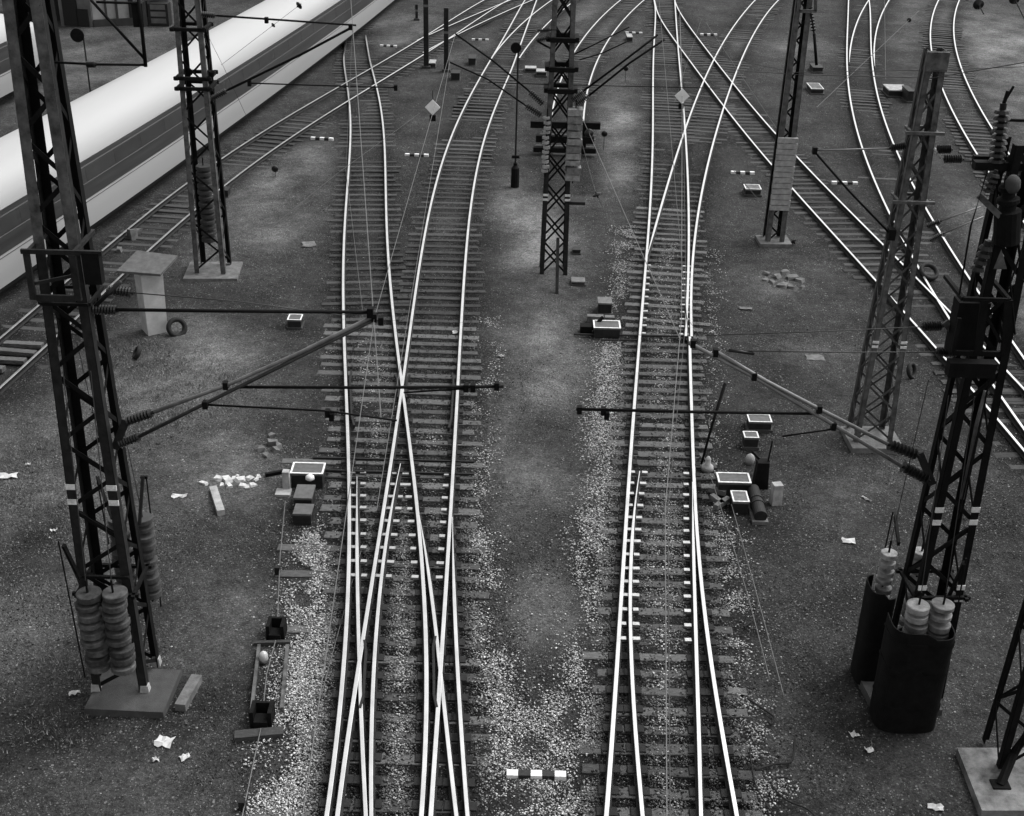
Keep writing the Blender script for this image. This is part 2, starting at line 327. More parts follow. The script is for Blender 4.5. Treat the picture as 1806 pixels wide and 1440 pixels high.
def ground_sheet():
    xs = np.concatenate([[-1800, -700, -300, -140, -80, -55], np.arange(-42, 42.01, .45), [55, 80, 140, 300, 700, 1800]])
    ys = np.concatenate([[-1500, -500, -150, -40, -5, 4], np.arange(9, 30, .3), np.arange(30, 112, .6), [120, 140, 190, 320, 700, 1500, 3000]])
    X, Y = np.meshgrid(xs, ys); nx, ny = len(xs), len(ys)
    inner = (abs(X) < 45) & (Y > 8) & (Y < 113)
    Z = np.full_like(X, GZ)
    for k in range(26):
        a = rng.uniform(0, math.tau); wl = rng.uniform(.9, 9); ph = rng.uniform(0, math.tau)
        Z += np.where(inner,   .0024 * wl ** .5 * np.sin((X * math.cos(a) + Y * math.sin(a)) * math.tau / wl + ph), 0)
    # oil and brake dust along the rails
    oil_shade = np.zeros_like(X)
    for k, c in RC.items():
        cx = np.array([c(y) for y in ys]); dd = abs(X - cx[:, None]); act = (Y > c.y0 - 6) & (Y < c.y1 + 8)
        oil_shade = np.maximum(oil_shade, np.where(act, .65 * np.exp(-(dd / .95) ** 2) + .35 * np.exp(-(dd / .35) ** 2), 0))
    oil_shade = np.maximum(oil_shade, splat(X, Y, STAIN_SHADE))  # dirt and painted contact shade join the rail dust mask
    pale = splat(X, Y, PALE) * (1 - .55 * oil_shade)
    nrm = np.zeros_like(X)
    for k in range(14):
        a = rng.uniform(0, math.tau); wl = rng.uniform(1.2, 7); nrm += np.sin((X * math.cos(a) + Y * math.sin(a)) * math.tau / wl + rng.uniform(0, 6))
    pale = np.clip(pale * (1 + .16 * nrm), 0, 1.2)
    me = bpy.data.meshes.new('ground'); 
    v = np.stack([X, Y, Z], -1).reshape(-1, 3)
    idx = np.arange(nx * ny).reshape(ny, nx)
    f = np.stack([idx[:-1, :-1], idx[:-1, 1:], idx[1:, 1:], idx[1:, :-1]], -1).reshape(-1, 4)
    me.from_pydata(v.tolist(), [], f.tolist()); me.polygons.foreach_set('use_smooth', [True] * len(me.polygons))
    for nm, arr in (('pale', pale), ('oil_shade', oil_shade)):
        at = me.attributes.new(nm, 'FLOAT', 'POINT'); at.data.foreach_set('value', arr.reshape(-1).astype(np.float32))
    o = bpy.data.objects.new('ground', me); COL.objects.link(o); o['kind'] = 'structure'
    mt = bpy.data.materials.new('ground_grit'); mt.use_nodes = True; me.materials.append(mt); n = mt.node_tree.nodes; l = mt.node_tree.links; b = n['Principled BSDF']
    b.inputs['Roughness'].default_value = 0.95; b.inputs['Specular IOR Level'].default_value = 0.15
    geo = n.new('ShaderNodeNewGeometry')
    def noise(sc, det=6, ro=.6):
        q = n.new('ShaderNodeTexNoise'); q.inputs['Scale'].default_value = sc; q.inputs['Detail'].default_value = det; q.inputs['Roughness'].default_value = ro
        l.new(geo.outputs['Position'], q.inputs['Vector']); return q.outputs['Fac']
    def mrange(s, a, b_, c, d_):
        q = n.new('ShaderNodeMapRange'); l.new(s, q.inputs['Value'])
        for nm, vv in (('From Min', a), ('From Max', b_), ('To Min', c), ('To Max', d_)): q.inputs[nm].default_value = vv
        return q.outputs[0]
    def math_(op, a, b_):
        q = n.new('ShaderNodeMath'); q.operation = op
        for i, s in enumerate((a, b_)):
            if isinstance(s, (int, float)): q.inputs[i].default_value = s
            else: l.new(s, q.inputs[i])
        return q.outputs[0]
    def attr(nm):
        q = n.new('ShaderNodeAttribute'); q.attribute_name = nm; return q.outputs['Fac']
    big = mrange(noise(.45, 6, .65), .3, .7, .55, 1.45)
    mid = mrange(noise(3.2, 7, .72), .3, .7, .55, 1.45)
    fine = mrange(noise(19, 8, .85), .34, .66, .05, 2.0)
    base = math_('ADD', .037, math_('MULTIPLY', attr('pale'), .105))
    base = math_('MULTIPLY', base, mrange(attr('oil_shade'), 0, 1, 1.0, .28))
    col = math_('MULTIPLY', math_('MULTIPLY', base, big), math_('MULTIPLY', mid, fine))
    # pale pebbles and litter specks in the grit
    def specks(scale, thr, size, val):
        vo = n.new('ShaderNodeTexVoronoi'); vo.inputs['Scale'].default_value = scale; l.new(geo.outputs['Position'], vo.inputs['Vector'])
        sx = n.new('ShaderNodeSeparateColor'); l.new(vo.outputs['Color'], sx.inputs[0])
        on = math_('MULTIPLY', math_('GREATER_THAN', sx.outputs[0], thr), math_('LESS_THAN', vo.outputs['Distance'], size))
        return math_('MULTIPLY', on, mrange(sx.outputs[1], 0, 1, val * .3, val))
    sp = math_('ADD', specks(13, .88, .28, .24), specks(27, .76, .38, .16))
    sp = math_('MULTIPLY', sp, mrange(noise(1.1, 3), .36, .60, .25, 1.0))
    col = math_('ADD', col, sp)
    l.new(col, b.inputs['Base Color'])
    bp = n.new('ShaderNodeBump'); bp.inputs['Strength'].default_value = 1.0; bp.inputs['Distance'].default_value = .07
    l.new(math_('ADD', noise(26, 5, .7), math_('MULTIPLY', noise(6, 4), .8)), bp.inputs['Height']); l.new(bp.outputs[0], b.inputs['Normal'])
    return o
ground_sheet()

# ------------------------------------------------------------------ tracks
def track(name, px, py, label): 
    g = G(px, py, GZ); return empty(name, g, label, 'track')
YC = G(700, 566)[1]                          # end of the near left switch timbers
# near left double switch
T = track('railway_switch', 700, 1000, 'near left double switch where eight bright rails cross beside the left mast')
for k, y0, y1 in (('a', 11, YC), ('c', 11, YC), ('e', 11, YC), ('f', 11, YC)): rail(T, k, y0, y1)
for k in ('b', 'd', 'e2', 'f2'): rail(T, k, 11, RC[k].y1, 'switch_blade', head=.066)
sleepers(T, ['a', 'b', 'c', 'd', 'e', 'e2', 'f', 'f2'], 12.0, YC, .545, SLP, ext=.62, plates=31, skew=False)
for px, py in ((497, 812), (490, 964), (487, 1010), (500, 1108), (505, 1218), (440, 1434)):       # long timbers that carry the pull-rod gear
    y = G(px, py, -.16).y; x0 = G(px, py, -.16).x; x1 = RC['a'](y) - .3
    place('long_timber', random.choice(SLP), T, ((x0 + x1) / 2, y, -.236), (0, 0, .01), (x1 - x0, .95, 1)); ALLS.append((x0, x1, y))
# check rails and wing rails (dark, worn on one side only)
def dark_rail(parent, key, dx, y0, y1, name='check_rail'):
    c = RC[key]; mb = MB(); n = 6; pts = []
    for i in range(n + 1):
        y = y0 + (y1 - y0) * i / n; fl = .05 if i in (0, n) else 0
        pts.append(Vector((c(y) + dx + math.copysign(fl, dx), y, -.05)))
    for p, q in zip(pts[:-1], pts[1:]): mb.bar(p, q, .05, .10)
    return build(name, mb, 'rail_web', parent)
for key, dx, ya, yb in (('a', .12, 655, 752), ('f', -.12, 655, 752), ('e', -.11, 660, 700), ('c', .11, 660, 700)):
    dark_rail(T, key, dx, G(700, yb)[1], G(700, ya)[1])
for key, dx, ya, yb in (('d', -.17, 1130, 1250), ('e', .14, 1120, 1245)):
    dark_rail(T, key, dx, G(700, yb)[1], G(700, ya)[1])
def chairs(parent, lst, y0, y1):
    for xa, xb, y in [s for s in ALLS if y0 < s[2] < y1]:
        for key, dx in lst:
            if xa - .3 < RC[key](y) < xb + .3: place('slide_chair', CHAIR, parent, (RC[key](y) + dx, y + .01, -.128), (0, 0, random.uniform(-.05, .05)), (random.uniform(.8, 1.15), 1, 1))
Ya, Yb = G(700, 1010)[1], G(700, 818)[1]
chairs(T, [('a', .085), ('b', .14), ('c', .10), ('d', .14), ('e', -.16), ('f', -.16)], Ya, Yb)
mb = MB()
for y in (26.9, 26.3): 
    mb.bar((RC['a'](y) - .9, y + .24, -.13), (RC['f'](y) + .5, y + .24, -.13), .05, .05)
build('stretcher_rod', mb, 'rail_web', T)

# two tracks beyond it
T = track('railway_track', 645, 350, 'left track curving up and in under the white train')
rail(T, 'a', YC + .01, 77); rail(T, 'e', YC + .01, 77); sleepers(T, ['a', 'e'], YC + .5, 76, .60, SLD, ext=.55)
T = track('railway_track', 790, 350, 'track swinging right past the left diamond sign to the top centre')
rail(T, 'c', YC + .01, 112); rail(T, 'f', YC + .01, 112); rail(T, 'c2', RC['c2'].y0, 106); rail(T, 'f3', RC['c2'].y0, 104)
sleepers(T, ['c', 'f'], YC + .5, 100, .60, SLD, ext=.55, dz=-.004)
# right switches
YR = G(1170, 592)[1]
T = track('railway_switch', 1170, 1000, 'near right switch, two tracks parting towards the viewer')
rail(T, 'g', 11, YR); rail(T, 'hh', 11, YR); rail(T, 'g2', 11, RC['g2'].y1, 'switch_blade', head=.066); rail(T, 'h1', 11, RC['h1'].y1, 'switch_blade', head=.066)
n0 = len(ALLS)
sleepers(T, ['g', 'g2', 'h1', 'hh'], 12.2, YR, .505, SLP, ext=.52, plates=30, skew=False)
_keep = ALLS[:]; ALLS[:] = ALLS[n0:]
Ya, Yb = G(1170, 1120)[1], G(1170, 826)[1]
chairs(T, [('g', .075), ('g2', .12), ('h1', -.14)], Ya, Yb); ALLS[:] = _keep
T = track('railway_switch', 1180, 350, 'far right switch between the right diamond sign and the middle')
rail(T, 'g', YR + .01, 115); rail(T, 'h', YR + .01, 115); rail(T, 'i', RC['i'].y0, 112, 'switch_blade'); rail(T, 'j', YR + .01, 112)
n0 = len(ALLS)
sleepers(T, ['g', 'h'], YR + .4, 47, .56, SLP, ext=.6, dz=-.008)
sleepers(T, ['g', 'h'], 47, 102, .58, SLD, ext=.55, dz=-.008); sleepers(T, ['i', 'j'], 53, 100, .60, SLD, ext=.55, dz=-.016)
_keep = ALLS[:]; ALLS[:] = ALLS[n0:]
chairs(T, [('g', .11), ('h', .03), ('h', -.13)], YR, G(1170, 455)[1]); ALLS[:] = _keep
# right-hand tracks
T = track('railway_track', 1480, 380, 'long diagonal track crossing from top centre to the right edge')
rail(T, 'k1', 24, 108); rail(T, 'k2', 24, 108); sleepers(T, ['k1', 'k2'], 26, 80, .60, SLD, ext=.55, dz=-.022)
T = track('railway_track', 1540, 200, 'curved track between the grey lattice mast and the far right track')
rail(T, 'l1', 24, 112); rail(T, 'l2', 24, 112); rail(T, 'm1', RC['m1'].y0, 104, 'switch_blade'); rail(T, 'm2', RC['m2'].y0, 100, 'switch_blade')
sleepers(T, ['l1', 'l2'], 26, 104, .60, SLD, ext=.55, dz=-.030)
T = track('railway_track', 1690, 150, 'outermost curved track in the top right corner')
rail(T, 'n1', 40, 112); rail(T, 'n2', 40, 112); sleepers(T, ['n1', 'n2'], 42, 104, .60, SLD, ext=.55)
# left-hand tracks
T = track('railway_track', 500, 230, 'dark track running beside the white train')
rail(T, 'p1', 26, 60, m_='rail_dull'); rail(T, 'p2', 26, 60, m_='rail_dull'); rail(T, 'p1', 60.01, 112); rail(T, 'p2', 60.01, 112); rail(T, 'p3', RC['p3'].y0, 112); rail(T, 'p4', RC['p4'].y0, 112)
sleepers(T, ['p1', 'p2'], 26, 104, .60, SLD, ext=.5, dz=-.012)
# siding with a buffer stop behind the middle mast
T = track('railway_track', 1060, 80, 'short siding ending at the black buffer stop behind the middle mast')
YS = G(1027, 264)[1]
rail(T, 'r1', YS, 112); rail(T, 'r2', YS, 112); sleepers(T, ['r1', 'r2'], YS, 100, .60, SLD, ext=.5, dz=-.026)
# the train's own track
_nearside = [(-15.95, 34.4), (-15.57, 35.8), (-14.45, 40.5), (-12.0, 58.7), (-8.15, 87.0)]
_c = np.polyfit([p[1] for p in _nearside], [p[0] for p in _nearside], 2)
class TrainC:
    y0, y1 = 15, 120
    def __call__(s, y): return float(np.polyval(_c, y)) - 1.46
RC['t'] = TrainC(); RC['t1'] = Off(RC['t'], -.752); RC['t2'] = Off(RC['t'], .752)
T = track('railway_track', 100, 480, 'track carrying the long white train')
rail(T, 't1', 15, 112, m_='rail_dull'); rail(T, 't2', 15, 112, m_='rail_dull'); sleepers(T, ['t1', 't2'], 16, 100, .60, SLD, ext=.5, dz=-.034)

# ------------------------------------------------------------------ ballast, grit and dry grass (nobody could count them)
def scatter(name, P, size, tone, material, kind_label, flat=.7):
    """low-poly stones in one mesh; P (n,3)"""
    n = len(P); oc = np.array([(1, 0, 0), (0, 1, 0), (-1, 0, 0), (0, -1, 0), (0, 0, 1), (0, 0, -.6)], float)
    v = oc[None] * rng.uniform(.6, 1.25, (n, 6, 1)) + rng.normal(0, .16, (n, 6, 3))
    a = rng.uniform(0, math.tau, n); c, s = np.cos(a), np.sin(a)
    sx = size * rng.uniform(.7, 1.35, n); sy = size * rng.uniform(.55, 1.0, n); szz = size * rng.uniform(.45, .95, n) * flat
    x, y = v[..., 0] * sx[:, None], v[..., 1] * sy[:, None]
    w_ = np.stack([x * c[:, None] - y * s[:, None], x * s[:, None] + y * c[:, None], v[..., 2] * szz[:, None]], -1) + P[:, None, :]
    f = np.array([(0, 1, 4), (1, 2, 4), (2, 3, 4), (3, 0, 4), (1, 0, 5), (2, 1, 5), (3, 2, 5), (0, 3, 5)])
    F = (f[None] + (np.arange(n) * 6)[:, None, None]).reshape(-1, 3)
    me = bpy.data.meshes.new(name); me.vertices.add(n * 6); me.vertices.foreach_set('co', w_.reshape(-1).astype(np.float32))
    me.loops.add(len(F) * 3); me.loops.foreach_set('vertex_index', F.reshape(-1).astype(np.int32))
    me.polygons.add(len(F)); me.polygons.foreach_set('loop_start', np.arange(0, len(F) * 3, 3, dtype=np.int32))
    me.update(calc_edges=True); me.validate()
    at = me.attributes.new('tone', 'FLOAT', 'POINT'); at.data.foreach_set('value', np.repeat(tone, 6).astype(np.float32))
    me.materials.append(material); o = bpy.data.objects.new(name, me); COL.objects.link(o)
    return tag(o, kind_label, 'gravel', kind='stuff')
def tone_mat(name, rough=.9):
    mt = bpy.data.materials.new(name); mt.use_nodes = True; n = mt.node_tree.nodes; b = n['Principled BSDF']
    q = n.new('ShaderNodeAttribute'); q.attribute_name = 'tone'; mt.node_tree.links.new(q.outputs['Fac'], b.inputs['Base Color'])
    b.inputs['Roughness'].default_value = rough; b.inputs['Specular IOR Level'].default_value = .2; return mt
STONE = tone_mat('ballast_stone')
def region(poly_px, n):
    """n random ground points inside a picture polygon"""
    q = np.array([G(*p, GZ)[:2] for p in poly_px]); lo, hi = q.min(0), q.max(0); out = []
    while sum(len(o) for o in out) < n:
        c = rng.uniform(lo, hi, (n * 2, 2)); ins = np.zeros(len(c), bool); j = len(q) - 1
        for i in range(len(q)):
            cond = ((q[i, 1] > c[:, 1]) != (q[j, 1] > c[:, 1])) & (c[:, 0] < (q[j, 0] - q[i, 0]) * (c[:, 1] - q[i, 1]) / (q[j, 1] - q[i, 1] + 1e-9) + q[i, 0])
            ins ^= cond; j = i
        out.append(c[ins])
    P = np.concatenate(out)[:n]
    return P + rng.normal(0, .34, P.shape) * rng.random((len(P), 1))
def clump(P, wl, thr, soft=.3):
    """keep points in irregular patches"""
    a = np.zeros(len(P))
    for k in range(9):
        t = rng.uniform(0, math.tau); L = wl * rng.uniform(.5, 1.6); a += np.sin((P[:, 0] * math.cos(t) + P[:, 1] * math.sin(t)) * math.tau / L + rng.uniform(0, 6))
    a /= 3
    return P[a + rng.normal(0, soft, len(P)) > thr]
def on_timber(P):
    """mask of points lying on a sleeper, and of points near a rail"""
    on = np.zeros(len(P), bool)
    for xa, xb, y in ALLS: on |= (abs(P[:, 1] - y) < .135) & (P[:, 0] > xa) & (P[:, 0] < xb)
    nr = np.zeros(len(P), bool)
    for k in ('a', 'b', 'c', 'd', 'e', 'e2', 'f', 'f2', 'g', 'g2', 'h1', 'hh', 'h', 'i', 'j'):
        c = RC[k]; ys = np.linspace(10, 80, 200); xs = np.array([c(y) for y in ys])
        act = (P[:, 1] > c.y0 - 6) & (P[:, 1] < c.y1 + 3); nr |= act & (abs(P[:, 0] - np.interp(P[:, 1], ys, xs)) < .14)
    return on, nr
def rail_gap(P):
    g = np.full(len(P), 9.0); ys = np.linspace(10, 80, 200)
    for k in ('a', 'b', 'c', 'd', 'e', 'e2', 'f', 'f2', 'g', 'g2', 'h1', 'hh', 'h', 'i', 'j'):
        c = RC[k]; act = (P[:, 1] > c.y0 - 6) & (P[:, 1] < c.y1 + 3); xs = np.array([c(y) for y in ys]); g = np.minimum(g, np.where(act, abs(P[:, 0] - np.interp(P[:, 1], ys, xs)), 9))
    return g
def ballast(name, parts, size, lab, lo=.08, hi=.70, mul=1.75, top=.38):
    P = np.concatenate([clump(region(poly, int(n * mul)), wl, th, .45) for poly, n, wl, th in parts])
    on, nr = on_timber(P); keep = (~on | (rng.random(len(P)) < top)) & (~nr | (rng.random(len(P)) < .12)); P = P[keep]; on = on[keep]
    z = np.where(on, -.150, GZ + .012 + rng.uniform(-.01, .035, len(P)))
    s = size * rng.uniform(.55, 1.25, len(P)); t = lo + (hi - lo) * rng.random(len(P)) ** 1.35
    t *= np.clip(.12 + .88 * (rail_gap(P) - .16) / .40, .12, 1)      # brake dust close to the rails
    return scatter(name, np.column_stack([P, z]), s, t, STONE, lab)
ballast('pale_ballast', [
    ([(520,950),(600,930),(590,1130),(500,1130)], 5200, 1.0, -.1),
    ([(505,1120),(600,1120),(570,1440),(440,1440),(480,1290)], 11000, 1.6, -.55),
    ([(655,920),(735,920),(745,1440),(655,1440)], 9500, 1.0, -.25),
    ([(590,900),(830,900),(860,1440),(570,1440)], 9000, .9, .05),
    ([(815,940),(850,900),(890,1160),(905,1300),(1000,1440),(830,1440)], 9500, 1.1, -.15),
    ([(590,760),(850,760),(845,930),(590,930)], 3500, 1.0, .25),
    ([(600,600),(690,600),(690,800),(600,800)], 3200, 1.0, .1),
    ([(830,560),(875,560),(860,900),(830,900)], 2600, 1.2, .1),
    ], .0245, 'pale broken ballast between and beside the rails of the near left switch')
ballast('pale_ballast', [
    ([(1062,600),(1095,600),(1100,720),(1085,900),(1030,900),(1040,760)], 6500, 1.2, -.75),
    ([(1110,600),(1235,600),(1240,900),(1090,900)], 7500, 1.0, .05),
    ([(1020,900),(1100,900),(1070,1440),(980,1440),(1010,1120)], 8500, 1.2, -.1),
    ([(1110,900),(1240,900),(1300,1440),(1120,1440)], 11000, .9, -.15),
    ([(1230,900),(1290,900),(1330,1200),(1400,1440),(1290,1440)], 6000, 1.1, .05),
    ([(900,1230),(1080,1230),(1070,1440),(880,1440)], 6500, 1.3, .0),
    ([(1085,400),(1125,400),(1110,600),(1085,600)], 3200, 1.4, -.1),
    ([(1140,430),(1215,430),(1215,600),(1130,600)], 3600, 1.0, .0),
    ([(1225,430),(1270,430),(1270,900),(1235,900)], 2600, 1.0, .15),
    ], .0245, 'pale broken ballast between and beside the rails of the right switches')
ballast('dark_ballast', [
    ([(590,560),(850,560),(870,1000),(1000,1440),(540,1440),(580,1000)], 20000, 1.0, -2),
    ([(1095,560),(1240,560),(1260,900),(1330,1440),(1040,1440)], 14000, 1.0, -2),
    ([(585,300),(860,300),(850,560),(590,560)], 12000, 1.5, -2), ([(1120,250),(1250,250),(1250,560),(1100,560)], 8000, 1.5, -2),
    ], .026, 'dull grey ballast filling the gaps between the sleepers', lo=.02, hi=.13, mul=1.3, top=.30)
def grit():
    P = np.concatenate([clump(region([(0,700),(1806,700),(1806,1440),(0,1440)], 30000), 2.5, -.3, .6), clump(region([(0,450),(1806,450),(1806,700),(0,700)], 14000), 3, -.2, .6),
                        clump(region([(340,790),(600,780),(560,900),(330,870)], 5000), 1.3, .1, .4)])
    on, nr = on_timber(P); P = P[~nr & ~on]
    z = np.full(len(P), GZ + .006); s = rng.uniform(.008, .021, len(P)) * np.where(rng.random(len(P)) < .06, 1.8, 1); t = .03 + .42 * rng.random(len(P)) ** 4
    scatter('loose_gravel', np.column_stack([P, z]), s, t, STONE, 'fine dark grit with scattered pale pebbles over the yard floor')
grit()
def cinders():
    P = np.concatenate([clump(region([(0,860),(1806,860),(1806,1440),(0,1440)], 62000), 1.6, -.6, .9), clump(region([(0,560),(1806,560),(1806,860),(0,860)], 42000), 2.2, -.4, .9)])
    on, nr = on_timber(P); P = P[~nr & ~on]; n = len(P)
    s = rng.uniform(.009, .022, n) * np.where(rng.random(n) < .10, 1.6, 1); t = .012 + .20 * rng.random(n) ** 2.6
    scatter('cinder_grit', np.column_stack([P, np.full(n, GZ + .004)]), s, t, STONE, 'dark cinders and clods that roughen the yard floor')
cinders()
def grass():
    P = np.concatenate([clump(region([(190,600),(420,600),(420,760),(200,770)], 16000), 1.2, -.2, .4), clump(region([(0,680),(250,680),(240,1000),(0,1060)], 20000), 1.6, .0, .4),
                        clump(region([(0,1000),(420,1000),(420,1440),(0,1440)], 16000), 1.5, .45, .4), clump(region([(400,280),(600,260),(590,480),(420,480)], 9000), 2.0, .2, .4)])
    n = len(P); a = rng.uniform(0, math.tau, n); h = rng.uniform(.02, .075, n); ln = rng.normal(0, .030, (n, 2)); wd = rng.uniform(.004, .009, n)
    b0 = np.column_stack([P[:, 0] - wd * np.cos(a), P[:, 1] - wd * np.sin(a), np.full(n, GZ - .01)]); b1 = np.column_stack([P[:, 0] + wd * np.cos(a), P[:, 1] + wd * np.sin(a), np.full(n, GZ - .01)])
    tp = np.column_stack([P[:, 0] + ln[:, 0], P[:, 1] + ln[:, 1], GZ + h])
    v = np.stack([b0, b1, tp], 1).reshape(-1, 3); me = bpy.data.meshes.new('dry_grass'); me.vertices.add(n * 3); me.vertices.foreach_set('co', v.reshape(-1).astype(np.float32))
    me.loops.add(n * 3); me.loops.foreach_set('vertex_index', np.arange(n * 3, dtype=np.int32)); me.polygons.add(n); me.polygons.foreach_set('loop_start', np.arange(0, n * 3, 3, dtype=np.int32)); me.update(calc_edges=True); me.validate()
    at = me.attributes.new('tone', 'FLOAT', 'POINT'); at.data.foreach_set('value', np.repeat(.06 + .26 * rng.random(n) ** 2.2, 3).astype(np.float32))
    me.materials.append(tone_mat('grass_blade')); o = bpy.data.objects.new('dry_grass', me); COL.objects.link(o)
    tag(o, 'short dry grass growing over the grit around the left mast and hut', 'grass', kind='stuff')
grass()

# ------------------------------------------------------------------ lattice masts
def insul(mb, a, b, r=.07, n=8, core=.03):
    prof = [(0, core)]
    for k in range(n):
        t0 = .06 + .88 * k / n; t1 = .06 + .88 * (k + .5) / n; prof += [(t0, core), (t0 + .005, r), (t1, r * .8), (t1 + .01, core)]
    prof.append((1, core)); return mb.lathe(a, b, prof, 12)
def lattice(name, base, half, htop, H, label, m_='mast_dark', leg=.11, brace=.055, panel=.8, rot=0.0, z0=None, xbr=False, front_m=None, bands=(), group=None, upper=None):
    """four tapering angle-iron legs with zig-zag braces; half/htop: half width (x, y) at foot and top"""
    z0 = GZ + .12 if z0 is None else z0
    root = empty(name, (base[0], base[1], GZ), label, 'mast', group); cz, sz = math.cos(rot), math.sin(rot)
    def pt(ix, iy, z):
        t = (z - z0) / H; hx = half[0] + (htop[0] - half[0]) * t; hy = half[1] + (htop[1] - half[1]) * t
        x, y = ix * hx, iy * hy
        return Vector((base[0] + x * cz - y * sz, base[1] + x * sz + y * cz, z))
    root_pt = pt
    for ix in (-1, 1):
        for iy in (-1, 1):
            a, b = pt(ix, iy, z0), pt(ix, iy, z0 + H); mb = MB(); t = .016
            ex = Vector((cz, sz, 0)) * -ix; ey = Vector((-sz, cz, 0)) * -iy
            for e, o in ((ex, ey), (ey, ex)):       # the two flanges of the angle
                vs = []
                for p in (a, b):
                    s0 = p + o * (0 if e is ex else .0001); vs += [s0, s0 + e * leg, s0 + e * leg + o * t, s0 + o * t]
                mb.add(vs, [(0, 1, 2, 3), (7, 6, 5, 4), (0, 4, 5, 1), (1, 5, 6, 2), (2, 6, 7, 3), (3, 7, 4, 0)])
            lg = build('leg', mb, m_ if iy > 0 or not front_m else front_m, root)  # front_m: front legs paler than rear ones, light on them put into colour
            if upper and iy < 0:  # upper: thin pale strip that paints the light on the upper front legs
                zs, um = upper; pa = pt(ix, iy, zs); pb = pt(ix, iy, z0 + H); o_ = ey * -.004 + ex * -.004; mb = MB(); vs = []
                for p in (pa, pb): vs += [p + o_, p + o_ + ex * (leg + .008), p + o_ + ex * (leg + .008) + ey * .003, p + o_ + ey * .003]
                mb.add(vs, [(0, 1, 2, 3), (7, 6, 5, 4), (0, 4, 5, 1), (1, 5, 6, 2), (2, 6, 7, 3), (3, 7, 4, 0)]); build('lit_leg_face', mb, um, lg)
            if iy < 0 and bands:
                for zb in bands:
                    q = pt(ix, iy, zb); mb = MB(); c = q + ex * (leg / 2) + ey * .004 ; mb.box((c.x, c.y - .004, zb), (leg + .014, .026, .10), rot)
                    build('white_band', mb, 'white_paint', lg)
    n = max(3, int(H / panel)); hz = H / n
    # braces sit 3 mm inside each face
    for fc in range(4):
        for i in range(n):
            za, zb = z0 + i * hz + .06, z0 + (i + 1) * hz + .06
            zb = min(zb, z0 + H)
            ks = ((-1, -1), (1, -1)) if fc == 0 else ((1, -1), (1, 1)) if fc == 1 else ((1, 1), (-1, 1)) if fc == 2 else ((-1, 1), (-1, -1))
            A, B = (ks[0], ks[1]) if (i + fc) % 2 == 0 else (ks[1], ks[0])
            pairs = [(A, B)] + ([(B, A)] if xbr else [])
            for q, (s_, e_) in enumerate(pairs):
                p0, p1 = pt(*s_, za), pt(*e_, zb); nm = Vector(((0, -1, 0), (1, 0, 0), (0, 1, 0), (-1, 0, 0))[fc]); nm = Vector((nm.x * cz - nm.y * sz, nm.x * sz + nm.y * cz, 0))
                off = -nm * (.022 + .012 * q + .0015 * (i % 2)); dr = (p1 - p0).normalized()
                mb = MB().bar(p0 + off + dr * .03, p1 + off - dr * .03, .010, brace, up=nm.cross(dr)); build('brace', mb, m_, root)
    root_pts[root.name] = pt
    return root
root_pts = {}
def slab(root, cx, cy, sx, sy, h, m_, rz=0, name='concrete_base'):
    mb = MB().box((cx, cy, GZ + h / 2 - .03), (sx, sy, h + .06), rz, top=.985); return build(name, mb, m_, root)
def ring(root, z, ext, m_, th=.07, name='cross_beam', sides=(0, 1, 2, 3)):
    pt = root_pts[root.name]; c = [pt(-1, -1, z), pt(1, -1, z), pt(1, 1, z), pt(-1, 1, z)]
    for k in sides:
        a, b = c[k], c[(k + 1) % 4]; d = (b - a).normalized(); nm = Vector((d.y, -d.x, 0)) * (th / 2 + .004)
        build(name, MB().bar(a - d * ext + nm, b + d * ext + nm, th, th), m_, root)
def tube_part(root, pts, r, m_, name='tube', parent=None):
    return build(name, MB().sweep(pts, r), m_, parent or root, smooth=True)
def clamp(root, p, parent, s=.10):
    return build('clamp', MB().box(p, (s * .8, s, s * 1.3)), 'mast_black', parent)

# --- left mast, nearest
LB = G(226, 1206, GZ); LB.z = GZ
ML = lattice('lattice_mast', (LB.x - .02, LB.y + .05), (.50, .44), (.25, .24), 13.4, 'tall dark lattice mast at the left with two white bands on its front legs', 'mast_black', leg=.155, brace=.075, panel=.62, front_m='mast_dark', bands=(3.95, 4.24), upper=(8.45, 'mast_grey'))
q0, q1 = G(148, 1256, GZ + .12), G(326, 1182, GZ + .12)
slab(ML, (q0.x + q1.x) / 2 - .04, (q0.y + q1.y) / 2 + .02, (q1.x - q0.x) * .96, (q1.y - q0.y) * .98, .14, 'concrete_dark', -.03)
pt = root_pts[ML.name]
for ix, iy in ((-1, -1), (1, -1), (1, 1), (-1, 1)):
    p = pt(ix, iy, 0); build('foot', MB().box((p.x - ix * .05, p.y - iy * .05, GZ + .20), (.17, .15, .16), top=.8), 'concrete_pale', ML)
YL = LB.y - .45
ring(ML, 2.1, .12, 'mast_black', .06)
